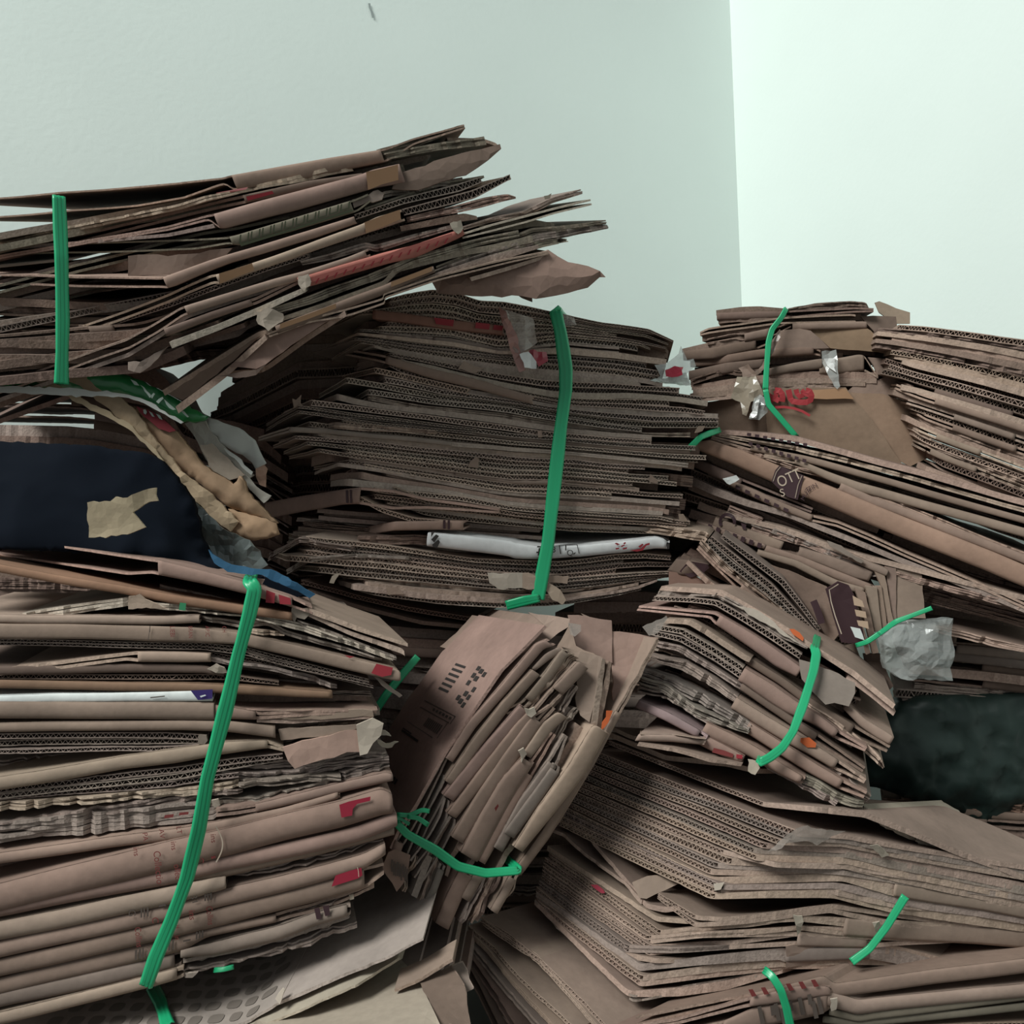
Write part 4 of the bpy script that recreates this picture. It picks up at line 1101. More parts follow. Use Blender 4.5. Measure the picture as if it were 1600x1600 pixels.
gs((225, 400), (830, 690), [(1385, 702), (1600, 735)], (5, 6, 6, 9), flute=True, col='tan')
gs((210, 425), (825, 722), [(1380, 708), (1600, 745)], (6, 7, 8, 14), flute=True, col='tan', caps=[(3, 4)], plies=1)
gs((205, 445), (880, 755), [(1340, 745), (1600, 785)], (5, 5, 6, 12), flute=True, col='dusty')
gs((200, 462), (850, 770), [(1340, 768), (1600, 800)], (5, 6, 6, 12), flute=True, col='tan')
gs((190, 485), (830, 790), [(1060, 782), (1345, 778), (1600, 815)], (5, 6, 7, 8, 14), flute=True, col='tan')
G.panel("Y3: 1180,520,-14 1230,505,-16 1270,520,-16 1390,530,-14 1300,570,-16 1270,590,-16 1230,570,-16 1140,580,-14 1100,610,-14 1060,620,-12 1110,570,-14", mat=M_TAPE, col=None, thick=1.2, crumple=.006, name='tape', res=7)
# folded-over board with its broad face showing
G.sheet("Y3: 150,515 215,540 290,610 400,690 480,745 530,805 545,812", (5, 5, 5, 5, 5, 8, 8), c=5, col='tan', back=.0)
G.panel("Y3: 500,745,-6 560,720,0 720,712,16 740,740,16 640,775,8 560,812,-2 530,808,-6", col='tan', thick=5, name='flap', bulge=.004)
gs((330, 560), (560, 832), [(640, 845), (700, 840)], (4, 5, 6, 4), col='kraft')
gs((610, 785), (770, 882), [(870, 888), (1150, 858), (1330, 832), (1600, 872)], (6, 12, 9, 9, 9, 14), flute=True, col='tan', plies=2, ply=5)
gs((145, 590), (600, 885), [(900, 905), (1200, 880), (1600, 900)], (5, 5, 5, 6, 12), col='tan')
gs((150, 615), (615, 942), [(735, 930), (1000, 905), (1200, 880), (1380, 890), (1600, 905)], (6, 10, 8, 13, 15, 18, 18), flute=True, col='tan', plies=2, ply=5, caps=[(5, 6)])
G.sheet("Y3: 140,640 250,720 400,840 480,900", (5, 5, 5, 4), c=3, flute=True, col='tan')
gs((130, 660), (560, 965), [(800, 950), (1180, 925), (1600, 930)], (8, 9, 6, 10, 13), flute=True, col='tan', plies=2, ply=5)
gs((125, 690), (575, 1003), [(935, 985), (1180, 950), (1500, 960), (1600, 955)], (9, 11, 9, 14, 14, 13), flute=True, col='tan', plies=2, ply=5, caps=[(3, 4)])
gs((110, 735), (470, 1000), [(700, 1015), (900, 1005)], (7, 8, 6, 5), flute=True, col='dusty', plies=2, ply=5)
gs((105, 760), (430, 1030), [(600, 1060), (900, 1050), (1200, 1010), (1500, 985), (1600, 1010)], (5, 6, 5, 6, 8, 10, 10), flute=True, col='tan')
gs((100, 780), (535, 1085), [(800, 1050), (1130, 1015), (1140, 1018), (1500, 992), (1600, 1020)], (6, 7, 9, 12, 14, 16, 14), col='dusty', plies=1, caps=[(4, 5)])
gs((98, 795), (540, 1130), [(800, 1090), (1120, 1060), (1420, 1055), (1600, 1060)], (5, 6, 8, 8, 8, 8), flute=True, col='tan')
gs((95, 805), (530, 1155), [(800, 1110), (1135, 1068), (1420, 1070)], (5, 6, 9, 9, 8), flute=True, col='tan')
gs((92, 815), (485, 1195), [(700, 1180), (900, 1150), (1130, 1095)], (5, 6, 9, 10, 6), col='tan')
gs((90, 820), (490, 1222), [(700, 1175), (1000, 1120), (1140, 1088)], (5, 7, 9, 9, 5), col='grey', torn=True)
G.panel("Y3: 1140,1010,-6 1300,1000,0 1440,995,6 1430,1060,6 1280,1085,0 1140,1100,-6", col='kraft', thick=4, name='flap', bulge=.004)
r = G.panel("W1: 655,1400,-8 710,1400,-8 760,1440,-8 775,1470,-8 745,1470,-8 700,1440,-8", mat=ink('crimson'), col=None, thick=1, name='print', res=9)
for q in ("Y3: 1170,880,-10 1210,885,-10 1205,950,-10 1190,965,-10 1180,920,-10", "Y3: 1500,910,-10 1530,905,-10 1540,935,-10 1515,950,-10", "Y3: 1490,590,-10 1520,585,-10 1570,630,-10 1540,640,-10", "Y3: 840,750,-4 885,745,-4 870,775,-4 845,780,-4"):
    G.panel(q, col='pale', thick=3, crumple=.008, name='torn_flap', res=7)
G.strap("Y3: 1640,800 1600,865 1560,930 1490,1020 1415,1075", 11, off=.02, wrap=(False, False))
G.sheet("Y3: 1440,420,40 1480,440,30 1540,480,20 1600,520,20", (8, 12, 12, 10), col='pale', torn=True)

H_ = Bundle('lowest bundle at the bottom right with brown lettering on its folded edge', 1.13, (1000, 1560), -2, (.24, .22, -.05), bl=0, br=0, corner=(955, 1610, -.9, .05, .008),
            base=(1050, 1900, 1.25))


def hs(p, H=5, c=1, **k):
    H_.sheet(p, H, c=c, fc=True, **k)


hs("Y4: 600,330 760,420 1010,620 1250,860 1420,1040 1600,1060 Y3: 720,1310 1000,1205", (7, 7, 7, 7, 7, 4, 4, 4), c=4, flute=True, col='tan')
hs("Y4: 620,345 780,450 950,560 1040,670 1180,830 1330,1010 1420,1120", (9, 11, 13, 10, 8, 8, 8), c=6, flute=True, col='light', plies=2, ply=5)
hs("Y4: 520,385 680,510 880,740 1060,900 1200,1030", (7, 7, 7, 7, 7), c=4, flute=True, col='tan')
hs("Y4: 500,395 640,520 780,700 900,830 1080,1020", (6, 7, 7, 8, 7), c=4, flute=True, col='tan', plies=2, ply=5)
hs("Y4: 470,400 600,560 740,740 860,880 960,1000 1000,1060", (12, 12, 12, 12, 12, 12), c=5, flute=False, col='dusty', plies=2, ply=4)
hs("Y4: 450,410 560,590 700,790 800,950 870,1080", (16, 16, 16, 16, 16), c=4, flute=False, col='dark', plies=2, ply=4)
hs("Y4: 440,430 540,640 650,850 740,1040", (20, 20, 20, 20), c=3, col='dark', plies=2, ply=4)
# right-hand, folded side
r = H_.sheet("Y3: 520,1300 700,1265 1000,1205 1300,1130 1340,1165 1600,1130", (16, 14, 12, 16, 20, 22), caps=[(2, 5)], c=1, col='kraft', bulge=.004)
r = H_.sheet("Y3: 400,1345 700,1300 1000,1215 1200,1165 1335,1165 1345,1185", (10, 10, 14, 22, 14, 6), caps=[(2, 5)], col='pink', c=0, back=-.012, bulge=.003)
for k in range(6):
    poly_print(r, f"Y3: {985+k*52},{1190-k*8} {1003+k*52},{1188-k*8} {1020+k*52},{1216-k*8} {1000+k*52},{1220-k*8}", 'faint_red')
r = H_.sheet("Y3: 600,1380 900,1310 1010,1258 1200,1215 1320,1185 1335,1200", (18, 18, 30, 34, 36, 24), caps=[(1, 5)], col='kraft', c=0, back=-.010, bulge=.004)
for (x, y, s_) in ((1022, 1262, 1), (1075, 1258, 0), (1115, 1270, 1), (1150, 1240, 0), (1190, 1225, 1), (1230, 1212, 0), (1268, 1222, 1), (1090, 1250, 1), (1246, 1240, 1)):
    poly_print(r, f"Y3: {x},{y} {x+16},{y-4} {x+24+8*s_},{y+38+30*s_} {x+6+8*s_},{y+42+30*s_}", 'soft_black')
H_.sheet("Y3: 1320,1190 1450,1230 1600,1215", (22, 22, 20), caps='all', col='tan', back=-.006, bulge=.006)
H_.sheet("Y3: 1330,1262 1450,1290 1600,1270", (10, 12, 12), caps='all', col='olive', back=-.004)
H_.sheet("Y3: 1300,1300 1450,1315 1600,1300", (10, 12, 12), caps='all', col='olive', back=-.002)
H_.panel("Y3: 1325,1230,-16 1355,1225,-16 1350,1270,-16 1330,1280,-16", col='pale', thick=3, crumple=.006, name='torn_flap', res=6)
H_.fill(["P: 900,1625 1050,1620 1200,1605 1420,1600", "P: 900,1880 1050,1870 1200,1860 1420,1850"], 15, flute=.2, cap=.3, back=(.0, .03), col=('dusty', 'kraft'), jit=(6, 10))
H_.fill(["P: 760,1580 850,1645 900,1680", "P: 800,1860 870,1870 900,1880"], 15, flute=.2, cap=.1, back=(.0, .02), col=('dusty', 'dark'), jit=(4, 4))
H_.strap("Y3: 1050,1108,10 1085,1135,-4 1120,1190,-12 1145,1270,-14 1160,1345,-14", 12, off=.020, wrap=(False, False))

# ------------------------------------------------------------------ bundle above it on the right (F)
Fb = Bundle('slanting bundle at right with an orange sticker, green strap bowed across its folds', 1.30, (1150, 1060), -30, (.12, .30, -.02), dy=-.055, bl=.05, br=-.004,
            base=(1150, 1250, 1.45))
Fb.fill(["Z6: 200,470 420,520 800,760 1180,960", "Z6: 60,660 260,720 600,940 1200,1300", "Z6: 20,820 240,890 560,1080 1150,1440", "Z6: 0,1010 220,1080 460,1230 900,1480"], 12, flute=.1, cap=.1, back=(.03, .055),
        col=('dark', 'dusty'), jit=(8, 14))
Fb.sheet("Z6: 120,415 300,420 460,432 660,545 850,660 960,735 1190,880 1420,1062", (8, 9, 10, 7, 9, 8, 9, 8), c=2, col='tan', back=-.004, ext=False)
Fb.sheet("Z6: 100,440 300,445 440,452 640,560 800,655 940,740", (9, 10, 9, 12, 14, 8), c=2, col='grey', torn=True, back=-.002)
Fb.panel("Z6: 510,505,-4 580,530,-6 640,540,-6 720,590,-6 770,640,-6 880,730,-6 800,690,-6 700,620,-4 600,570,-4", col='pale', thick=3, name='torn_flap', res=8)
r = Fb.panel("Z6: 830,650,-10 855,650,-10 910,700,-10 905,718,-10 850,680,-10", mat=ink('orange'), col=None, thick=1, name='sticker', res=8)
Fb.sheet("Z6: 80,468 300,475 430,492 600,590 750,682 900,790", (8, 9, 9, 10, 11, 9), c=2, flute=True, col='dusty', back=.0)
Fb.sheet("Z6: 0,520 200,535 420,552 430,556 620,670 800,790 900,860", (9, 10, 11, 16, 20, 22, 16), caps=[(3, 6)], c=2, col='pink', back=-.006)
Fb.sheet("Z6: 1160,900 1300,1000 1420,1110", (8, 9, 8), col='tan', back=.0, ext=False)
Fb.sheet("Z6: 1150,1060 1250,1150 1350,1210 1410,1250", (12, 14, 16, 14), caps='all', col='tan', back=-.002, ext=False)
Fb.sheet("Z6: 150,588 280,596 300,604 600,800 620,810", (8, 9, 9, 9, 8), c=1, col='tan', back=-.004)
Fb.sheet("Z6: 600,805 800,930 960,1050 1200,1190 1390,1310", (11, 12, 14, 20, 12), col='dark', back=.006, caps=[(0, 3)])
# torn card lying on the face
Fb.panel("Z6: 885,820,-14 960,840,-16 1060,880,-16 1195,950,-14 1195,1005,-14 1160,1080,-16 1080,1060,-16 1030,1070,-16 960,1000,-16 900,930,-14", col='grey', thick=4, name='torn_flap', jag=1.2)
Fb.sheet("Z6: 90,625 240,650 250,655 420,755 580,855", (9, 9, 9, 10, 9), flute=True, c=1, col='dusty', back=-.002)
Fb.sheet("Z6: 70,660 225,690 240,696 420,800 570,900", (8, 9, 9, 9, 9), flute=True, c=1, col='dusty', back=.002)
Fb.sheet("Z6: 585,862 750,960 860,1040 1000,1130 1110,1215 1260,1300", (22, 26, 24, 16, 14, 8), caps=[(0, 4)], col='pink', back=-.010, bulge=.005)
Fb.sheet("Z6: 930,1060 1050,1130 1180,1230 1340,1370 1360,1435", (8, 10, 12, 12, 5), torn=True, col='tan', back=-.004)
Fb.sheet("Z6: 80,720 220,745 230,750 420,870 570,965", (10, 10, 10, 9, 8), c=1, col='dusty', back=.0, torn=True)
Fb.sheet("Z6: 570,950 720,1060 860,1150 1000,1240 1250,1420", (10, 10, 12, 14, 10), caps=[(0, 3)], col='dark', back=.0)
Fb.sheet("Z6: 60,790 140,815 240,832 260,842 420,940 540,1030", (10, 11, 14, 14, 12, 9), c=2, col='dusty', back=-.006, torn=True)
r = Fb.sheet("Z6: 540,1025 700,1125 860,1220 970,1285 1100,1370 1255,1475", (19, 20, 20, 18, 16, 8), caps=[(0, 4)], col='tan', back=-.010, bulge=.004)
poly_print(r, "Z6: 893,1255 940,1252 980,1285 975,1308 930,1308 890,1278", 'orange')
Fb.sheet("Z6: 0,865 180,925 400,1050 600,1160 620,1180", (14, 14, 13, 12, 9), c=1, col='grey', back=-.006, torn=True)
Fb.sheet("Z6: 610,1165 800,1285 960,1385 1120,1480 1260,1550", (17, 18, 18, 16, 12), caps=[(0, 3)], col='pink', back=-.006)
Fb.sheet("Z6: 0,915 150,960 280,1065 420,1125 610,1215", (13, 14, 14, 14, 8), c=1, col='grey', back=-.008, torn=True)
Fb.sheet("Z6: 0,972 160,1010 300,1100 390,1160", (9, 10, 10, 8), c=1, col='grey', back=-.002, torn=True)
r = Fb.sheet("Z6: 375,1165 520,1235 640,1300 800,1400 920,1470", (20, 20, 18, 16, 12), caps=[(0, 4)], col='pink', back=-.006, bulge=.004)
Fb.sheet("Z6: 900,1470 1000,1500 1120,1580 1250,1620", (12, 14, 14, 8), torn=True, col='olive', back=.0)
Fb.sheet("Z6: 700,1390 850,1470 1000,1560 1100,1620", (12, 12, 12, 10), torn=True, col='dusty', back=.002)
Fb.sheet("Z6: 1040,1400 1150,1480 1260,1560 1285,1590", (14, 18, 18, 12), torn=True, col='dusty', back=-.004)
Fb.sheet("Z6: 0,1040 160,1110 360,1225 380,1240", (14, 14, 12, 8), c=1, col=(.27, .20, .19), back=-.004, caps=[(0, 2)])
r = Fb.sheet("Z6: 360,1235 470,1300 560,1345 580,1360", (18, 18, 14, 9), caps=[(0, 3)], col='pink', back=.0, bulge=.003)
poly_print(r, "Z6: 410,1310 470,1325 520,1345 515,1365 400,1335", 'faint_red'); poly_print(r, "Z6: 535,1345 570,1350 568,1372 535,1368", 'red')
Fb.sheet("Z6: 0,1228 200,1232 365,1262 370,1268", (12, 12, 8, 6), col='tan', back=-.010, caps=[(0, 2)])
Fb.panel("Z6: 0,1205,60 150,1205,60 350,1238,20 365,1262,-10 200,1240,-12 0,1235,-12", col='tan', thick=4, name='flap')
Fb.sheet("Z6: 0,1272 200,1310 400,1370 570,1395", (6, 6, 6, 5), col='tan', back=-.006)
Fb.panel("Z6: 600,1375,-10 650,1385,-12 665,1420,-12 640,1460,-12 600,1440,-10", col='pale', thick=3, crumple=.01, name='torn_flap', res=6)
Fb.strap("Z6: 970,755,-4 980,790,-8 965,880,-12 910,1060,-14 850,1220,-14 790,1310,-12 720,1365,-12 665,1392,-10", 13, off=.022)

# ------------------------------------------------------------------ dark fan of boards behind it (E)
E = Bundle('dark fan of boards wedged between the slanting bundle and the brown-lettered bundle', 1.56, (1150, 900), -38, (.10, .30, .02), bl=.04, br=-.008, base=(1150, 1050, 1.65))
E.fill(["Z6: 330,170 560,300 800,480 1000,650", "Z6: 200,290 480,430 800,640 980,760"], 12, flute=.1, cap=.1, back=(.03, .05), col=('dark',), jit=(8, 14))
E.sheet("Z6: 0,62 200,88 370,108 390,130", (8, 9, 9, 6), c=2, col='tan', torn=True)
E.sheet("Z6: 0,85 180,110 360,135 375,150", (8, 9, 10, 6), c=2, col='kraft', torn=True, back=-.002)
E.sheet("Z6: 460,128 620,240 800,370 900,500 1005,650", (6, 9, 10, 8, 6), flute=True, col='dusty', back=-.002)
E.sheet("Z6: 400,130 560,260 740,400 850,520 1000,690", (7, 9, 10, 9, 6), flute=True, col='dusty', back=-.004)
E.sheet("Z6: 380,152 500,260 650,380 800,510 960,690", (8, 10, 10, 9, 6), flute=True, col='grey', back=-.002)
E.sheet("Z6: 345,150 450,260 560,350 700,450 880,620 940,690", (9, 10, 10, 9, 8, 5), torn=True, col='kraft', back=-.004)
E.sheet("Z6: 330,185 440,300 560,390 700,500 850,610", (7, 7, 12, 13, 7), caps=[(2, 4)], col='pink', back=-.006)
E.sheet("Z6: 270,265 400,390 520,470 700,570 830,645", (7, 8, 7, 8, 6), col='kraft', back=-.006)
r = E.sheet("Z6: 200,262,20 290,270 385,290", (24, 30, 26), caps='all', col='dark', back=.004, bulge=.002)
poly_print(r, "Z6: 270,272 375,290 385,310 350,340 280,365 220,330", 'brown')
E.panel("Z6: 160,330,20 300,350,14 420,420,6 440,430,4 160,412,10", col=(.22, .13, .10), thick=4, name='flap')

# ------------------------------------------------------------------ brown-lettered bundle (D)
D = Bundle('bundle at right with dark brown lettering on a wide pink-brown fold', 1.66, (1150, 720), -22, (.10, .30, .03), dx=-.055, bl=.05, base=(1250, 1000, 1.7), tone=.92)  # boards slightly darkened to stand in for weaker light
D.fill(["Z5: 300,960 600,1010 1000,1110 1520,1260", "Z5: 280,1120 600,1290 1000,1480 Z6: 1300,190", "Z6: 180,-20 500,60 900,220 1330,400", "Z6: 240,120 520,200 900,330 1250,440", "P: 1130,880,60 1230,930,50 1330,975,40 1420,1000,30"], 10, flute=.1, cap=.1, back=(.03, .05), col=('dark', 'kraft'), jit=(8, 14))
r = D.sheet("Z5: 440,930 700,945 900,968 1200,1050 1520,1138", (6, 8, 9, 9, 9), col='kraft', back=.0)
for k in range(8):
    x0, y0 = 590 + k * 50, 945 + k * 9
    poly_print(r, f"Z5: {x0},{y0} {x0+26},{y0+3} {x0+24},{y0+22} {x0-2},{y0+18}", 'brown', off=.004)
D.sheet("Z5: 395,948 620,985 900,1030 1200,1100 1520,1190", (5, 6, 8, 8, 7), col='tan', torn=True, back=-.002)
r = D.sheet("Z5: 370,965 620,1020 960,1090 1240,1165 1520,1245", (6, 9, 10, 10, 10), caps=[(1, 4)], col='kraft', back=-.003)
for k in range(8):
    x0, y0 = 600 + k * 48, 1000 + k * 15
    poly_print(r, f"Z5: {x0},{y0} {x0+24},{y0+6} {x0+22},{y0+28} {x0-2},{y0+22}", 'brown', off=.004)
D.sheet("Z5: 355,985 660,1070 900,1150 1120,1200 1320,1290 1520,1370", (6, 8, 8, 9, 10, 10), col='kraft', torn=True, back=-.004)
D.sheet("Z5: 700,1075 900,1110 1100,1190 1300,1260 1520,1320", (6, 8, 12, 14, 14), caps=[(1, 4)], col='tan', back=-.002)
# the wide printed fold
r = D.sheet("Z5: 275,1005 360,990 560,1055 780,1145 940,1212 1200,1315 1520,1445", (12, 21, 25, 27, 29, 30, 31), caps='all', col=(.33, .215, .16), back=-.012, bulge=.005)
DF = r
poly_print(r, "Z5: 790,1150 945,1212 905,1365 840,1345 742,1250 765,1180", 'brown')
stroke(r['o'], D.origin, lambda x, y: sdepth(DF, x, y, .0025), px("Z5: 798,1158 772,1190 752,1248"), 1.2, 'pale')
stroke(r['o'], D.origin, lambda x, y: sdepth(DF, x, y, .0025), px("Z5: 932,1212 908,1270 890,1352"), 1.2, 'pale')
text(r, 'OTT', 'Z5', 792, 1288, 17, 24, 'pale', off=.003, squash=.8); text(r, 'S', 'Z5', 800, 1345, 12, 15, 'pale', off=.003)
text(r, 'MUZ', 'Z5', 945, 1372, 7, 62, 'brown', squash=1.0); text(r, 'ZIN', 'Z5', 975, 1312, 7, 30, 'brown')
D.sheet("Z5: 1180,1250 1350,1330 1520,1395", (14, 14, 14), caps='all', col='pink', back=-.004)
D.sheet("Z5: 255,1098,30 460,1185 560,1235 700,1290 830,1345 1000,1420", (14, 16, 14, 12, 10, 8), caps=[(0, 2)], col=(.16, .11, .095), back=.0)  # dark colour carries the shade at the bundle's left end
r = D.sheet("Z5: 480,1235 640,1300 830,1390 1000,1460 Z6: 1100,50 1422,190", (8, 12, 12, 10, 9, 9), col='kraft', back=-.004, caps=[(0, 3)])
for k in range(6):
    x0, y0 = 520 + k * 60, 1270 + k * 28
    poly_print(r, f"Z5: {x0},{y0} {x0+30},{y0+14} {x0+24},{y0+34} {x0-6},{y0+20}", 'brown', off=.004)
D.fill(["P: 1390,790,0 1500,830,0 1690,890,0", "P: 1390,930,0 1500,960,0 1690,1010,0"], 12, flute=0, cap=0, back=(.05, .07), col=('dark',), jit=(6, 6), hf=1.3)
D.fill(["P: 985,640,60 1090,655,40 1150,690,30", "P: 985,900,60 1090,905,40 1150,910,30"], 12, flute=0, cap=0, back=(.05, .07), col=('dark',), jit=(6, 6), hf=1.3)  # dark fill boards, shade of this end put into their colour
D.panel("Z5: 435,1232,-22 520,1210,-24 542,1235,-24 520,1250,-24 480,1270,-22 462,1262,-22", mat=nm('white_paper', (.68, .70, .68), .7)[0], col=None, thick=1.5, crumple=.01, name='paper_scrap', res=6)
D.sheet("Z5: 200,1200,40 400,1290 600,1370 850,1440 Z6: 900,30 1422,240", (12, 12, 10, 9, 8, 8), col='dusty', back=-.002)
D.sheet("Z5: 480,1400 700,1480 Z6: 620,70 960,175 1290,295 1422,330", (10, 10, 10, 9, 10, 10), col='kraft', torn=True, back=-.006)
D.sheet("Z6: 480,0 800,80 1150,210 1422,280", (8, 8, 9, 8), col='tan', back=-.004)
D.sheet("Z6: 560,20 850,130 1150,240 1300,330 1365,320", (8, 9, 10, 10, 8), col='grey', torn=True, back=-.008)
r = D.sheet("Z6: 420,30,10 600,95 800,165", (20, 24, 14), caps='all', col='kraft', back=-.002, bulge=.003)
stroke(r['o'], D.origin, lambda x, y: sdepth(r, x, y, .002), [(1000 + (485 + 40 * math.cos(t)) / 3.555, 800 + (55 + 42 * math.sin(t)) / 3.555) for t in np.linspace(2.6, 6.6, 12)], 5, 'brown')
poly_print(r, "Z6: 560,60 590,70 588,100 570,95", 'brown')
r = D.sheet("Z6: 320,45,10 480,95 640,155 700,180", (9, 9, 9, 7), caps='all', col='kraft', back=-.010, bulge=.002)
for k in range(7):
    x0, y0 = 380 + k * 46, 66 + k * 17
    poly_print(r, f"Z6: {x0},{y0} {x0+22},{y0+8} {x0+14},{y0+34} {x0-8},{y0+26}", 'brown', off=.003)
D.sheet("W5: 110,190 450,300 800,440 1100,560 1150,590", (11, 12, 13, 12, 10), caps='all', col='kraft', back=-.008)
D.sheet("W5: 430,215 700,290 1000,400 1130,440", (14, 18, 20, 18), caps='all', col='kraft', back=-.006, bulge=.003)
D.sheet("W5: 920,265 1100,350 1265,410 1275,430", (9, 11, 12, 9), caps=[(0, 3)], col='tan', back=-.012)
D.sheet("W5: 30,230 400,330 780,520 1060,600 1075,640", (9, 11, 12, 10, 8), caps=[(0, 3)], col='tan', back=-.014)
D.panel("W5: 690,150,-20 830,200,-22 920,270,-22 1050,350,-22 1020,370,-20 880,300,-20 720,210,-20", col='grey', thick=3, name='torn_flap', res=8)
# nearest box of the bundle: its face, its dark printed end and the narrow ends behind
r = D.panel("W5: 150,385,-20 330,440,-24 690,595,-30 740,780,-24 830,1020,-10 700,1190,0 500,1000,10 300,700,0", col='kraft', thick=6, name='flap', jag=.4)
stroke(r, D.origin, lambda x, y: D.depth(x, y) - .030, px("W5: 560,730 590,800 625,900 640,950"), 11, 'brown', off=.002)
r = D.panel("W5: 680,620,-40 800,545,-44 900,580,-40 960,690,-36 1030,1000,-30 1060,1130,-26 900,1140,-26 830,1130,-26 760,900,-32", mat=ink('brown'), col=None, thick=6, name='printed_end', jag=.4)
stroke(r, D.origin, lambda x, y: D.depth(x, y) - .052, px("W5: 800,570 712,625 730,740 770,880 830,1050"), 1.6, 'pale')
for q in ("W5: 815,650 905,700 925,760 830,740", "W5: 835,780 935,800 945,860 850,840", "W5: 855,880 955,890 965,960 870,930"):
    D.panel(q.replace(' ', ' '), mat=ink('pale_tape'), col=None, thick=1, name='print', res=12).location = tuple(-FW * .058)
D.panel("W5: 915,980,-50 1010,1000,-50 1050,1110,-48 960,1080,-48", mat=nm('white_tag', (.60, .64, .62), .6)[0], col=None, thick=1.5, name='tag', res=8)
for q, c_ in (("W5: 905,660,-34 960,690,-34 1110,1230,-24 1070,1250,-24 1030,1050,-28", 'tan'), ("W5: 960,610,-26 1060,650,-26 1190,1230,-16 1130,1240,-16 1040,850,-22", 'kraft'),
              ("W5: 1060,590,-18 1170,600,-18 1220,1010,-10 1150,1030,-10", 'tan'), ("W5: 1160,590,-12 1215,590,-12 1265,960,-6 1225,1010,-6", 'kraft'),
              ("W5: 1150,450,-12 1245,490,-10 1330,920,-2 1280,960,-2 1220,600,-8", 'tan'), ("W5: 1255,400,-6 1354,420,-4 1360,900,4 1320,920,2", 'kraft'),
              ("W5: 1340,380,0 1600,460,0 1640,900,8 1350,900,6", 'tan')):
    D.panel(q, col=c_, thick=9, name='folded_end', jag=.5)
D.panel("W5: 730,1200,20 960,1140,10 1000,1250,10 1060,1420,14 900,1360,20", col='tan', thick=4, name='flap')
D.panel("W5: 1040,1240,30 1200,1240,30 1330,1550,30 1280,1600,30 1060,1420,34", col='dark', thick=6, name='flap')
D.strap("W5: 970,1160,-30 1070,1130,-36 1190,1050,-30", 7, off=.02, wrap=(False, False))
D.strap("W5: 1190,1050,-20 1354,930,0 1700,800,0", 7, off=.02, wrap=(False, False))
D.strap("Z5: 160,1105,-40 230,1040,-60 300,970,-60 420,925,-20", 9, off=.01, wrap=(False, False))

# ------------------------------------------------------------------ bundle in the corner of the room (C)
C_ = Bundle('bundle standing in the corner of the room with red marker writing and shiny tape', 1.76, (1250, 580), 1, (.10, .30, .05), dx=-.035, bl=.06, base=(1250, 690, 1.85), tone=.88)  # darker board colour takes the place of dim light in the corner
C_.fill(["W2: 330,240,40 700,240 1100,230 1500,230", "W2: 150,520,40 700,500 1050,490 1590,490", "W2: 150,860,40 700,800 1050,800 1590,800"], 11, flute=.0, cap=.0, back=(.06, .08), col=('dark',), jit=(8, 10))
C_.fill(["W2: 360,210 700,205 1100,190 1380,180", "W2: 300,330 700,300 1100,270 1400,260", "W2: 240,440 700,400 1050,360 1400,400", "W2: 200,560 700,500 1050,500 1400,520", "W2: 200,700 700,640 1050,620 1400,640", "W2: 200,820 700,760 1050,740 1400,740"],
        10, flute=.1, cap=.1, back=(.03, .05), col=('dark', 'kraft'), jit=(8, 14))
C_.sheet("W2: 315,205 500,180 620,175 820,190", (8, 9, 9, 7), col='dark', back=.0)
C_.sheet("W2: 830,190 880,180 1030,155 1270,140 1390,145 1410,180", (8, 9, 9, 9, 9, 4), col='dark', torn=True, back=.0)
C_.sheet("W2: 320,225 600,215 820,210 860,205 1100,195 1300,185 1440,190", (11, 12, 9, 12, 9, 8, 6), col=(.20, .135, .11), back=-.002, caps=[(0, 2)])
C_.sheet("W2: 330,270 480,255 500,262 760,255", (6, 7, 7, 6), col='dark', back=.0)
C_.sheet("W2: 200,358,20 260,330 480,300 740,260 1000,245 1290,230 1310,235", (6, 9, 9, 10, 12, 13, 12), torn=False, col='kraft', back=-.003, plies=2, ply=4)
C_.sheet("W2: 215,378,20 400,340 700,310 720,305", (10, 12, 11, 8), col='dark', back=.002)
C_.sheet("W2: 250,410 450,370 510,375 720,330 850,290", (9, 10, 12, 14, 8), col='kraft', torn=True, back=-.005, caps=[(2, 3)])
C_.sheet("W2: 860,300 1100,290 1380,280 1390,285", (10, 11, 11, 10), caps=[(0, 3)], col='kraft', back=-.004)
C_.sheet("W2: 70,480,40 280,430 500,390 520,395", (6, 10, 11, 8), col='dark', back=.002)
C_.sheet("W2: 80,500,40 300,470 600,410 700,395", (14, 18, 16, 10), caps=[(0, 2)], col=(.20, .135, .105), back=-.002)
C_.panel("W2: 770,350,-6 910,335,-6 990,350,-6 1060,410,-4 1125,475,0 1010,480,0 860,490,2 700,520,4 700,440,0", col='kraft', thick=5, name='flap')
C_.panel("W2: 980,345,4 1380,325,0 1420,350,0 1500,450,0 1560,520,0 1330,490,4 1130,475,6 1060,410,8", col=(.30, .20, .135), thick=5, name='flap')
C_.panel("W2: 1350,250,20 1600,250,40 1620,500,30 1590,520,10 1480,420,6", col='dark', thick=6, name='flap')
C_.panel("W2: 1450,150,60 1480,140,60 1600,190,60 1700,220,60 1700,300,60 1600,300,60 1480,220,60", col='light', thick=5, name='flap')
C_.sheet("W2: 130,560,40 400,520 660,480 1010,470 1060,495", (11, 14, 14, 12, 9), caps=[(0, 3)], col=(.21, .14, .11), back=.0)
C_.sheet("W2: 120,640,40 380,580 660,550 700,545", (14, 17, 14, 9), col='dark', back=.0, caps=[(0, 2)])
C_.sheet("W2: 130,700,30 300,640 400,620 480,640 640,620", (10, 10, 9, 8, 7), col=(.15, .10, .08), torn=True, back=-.006)
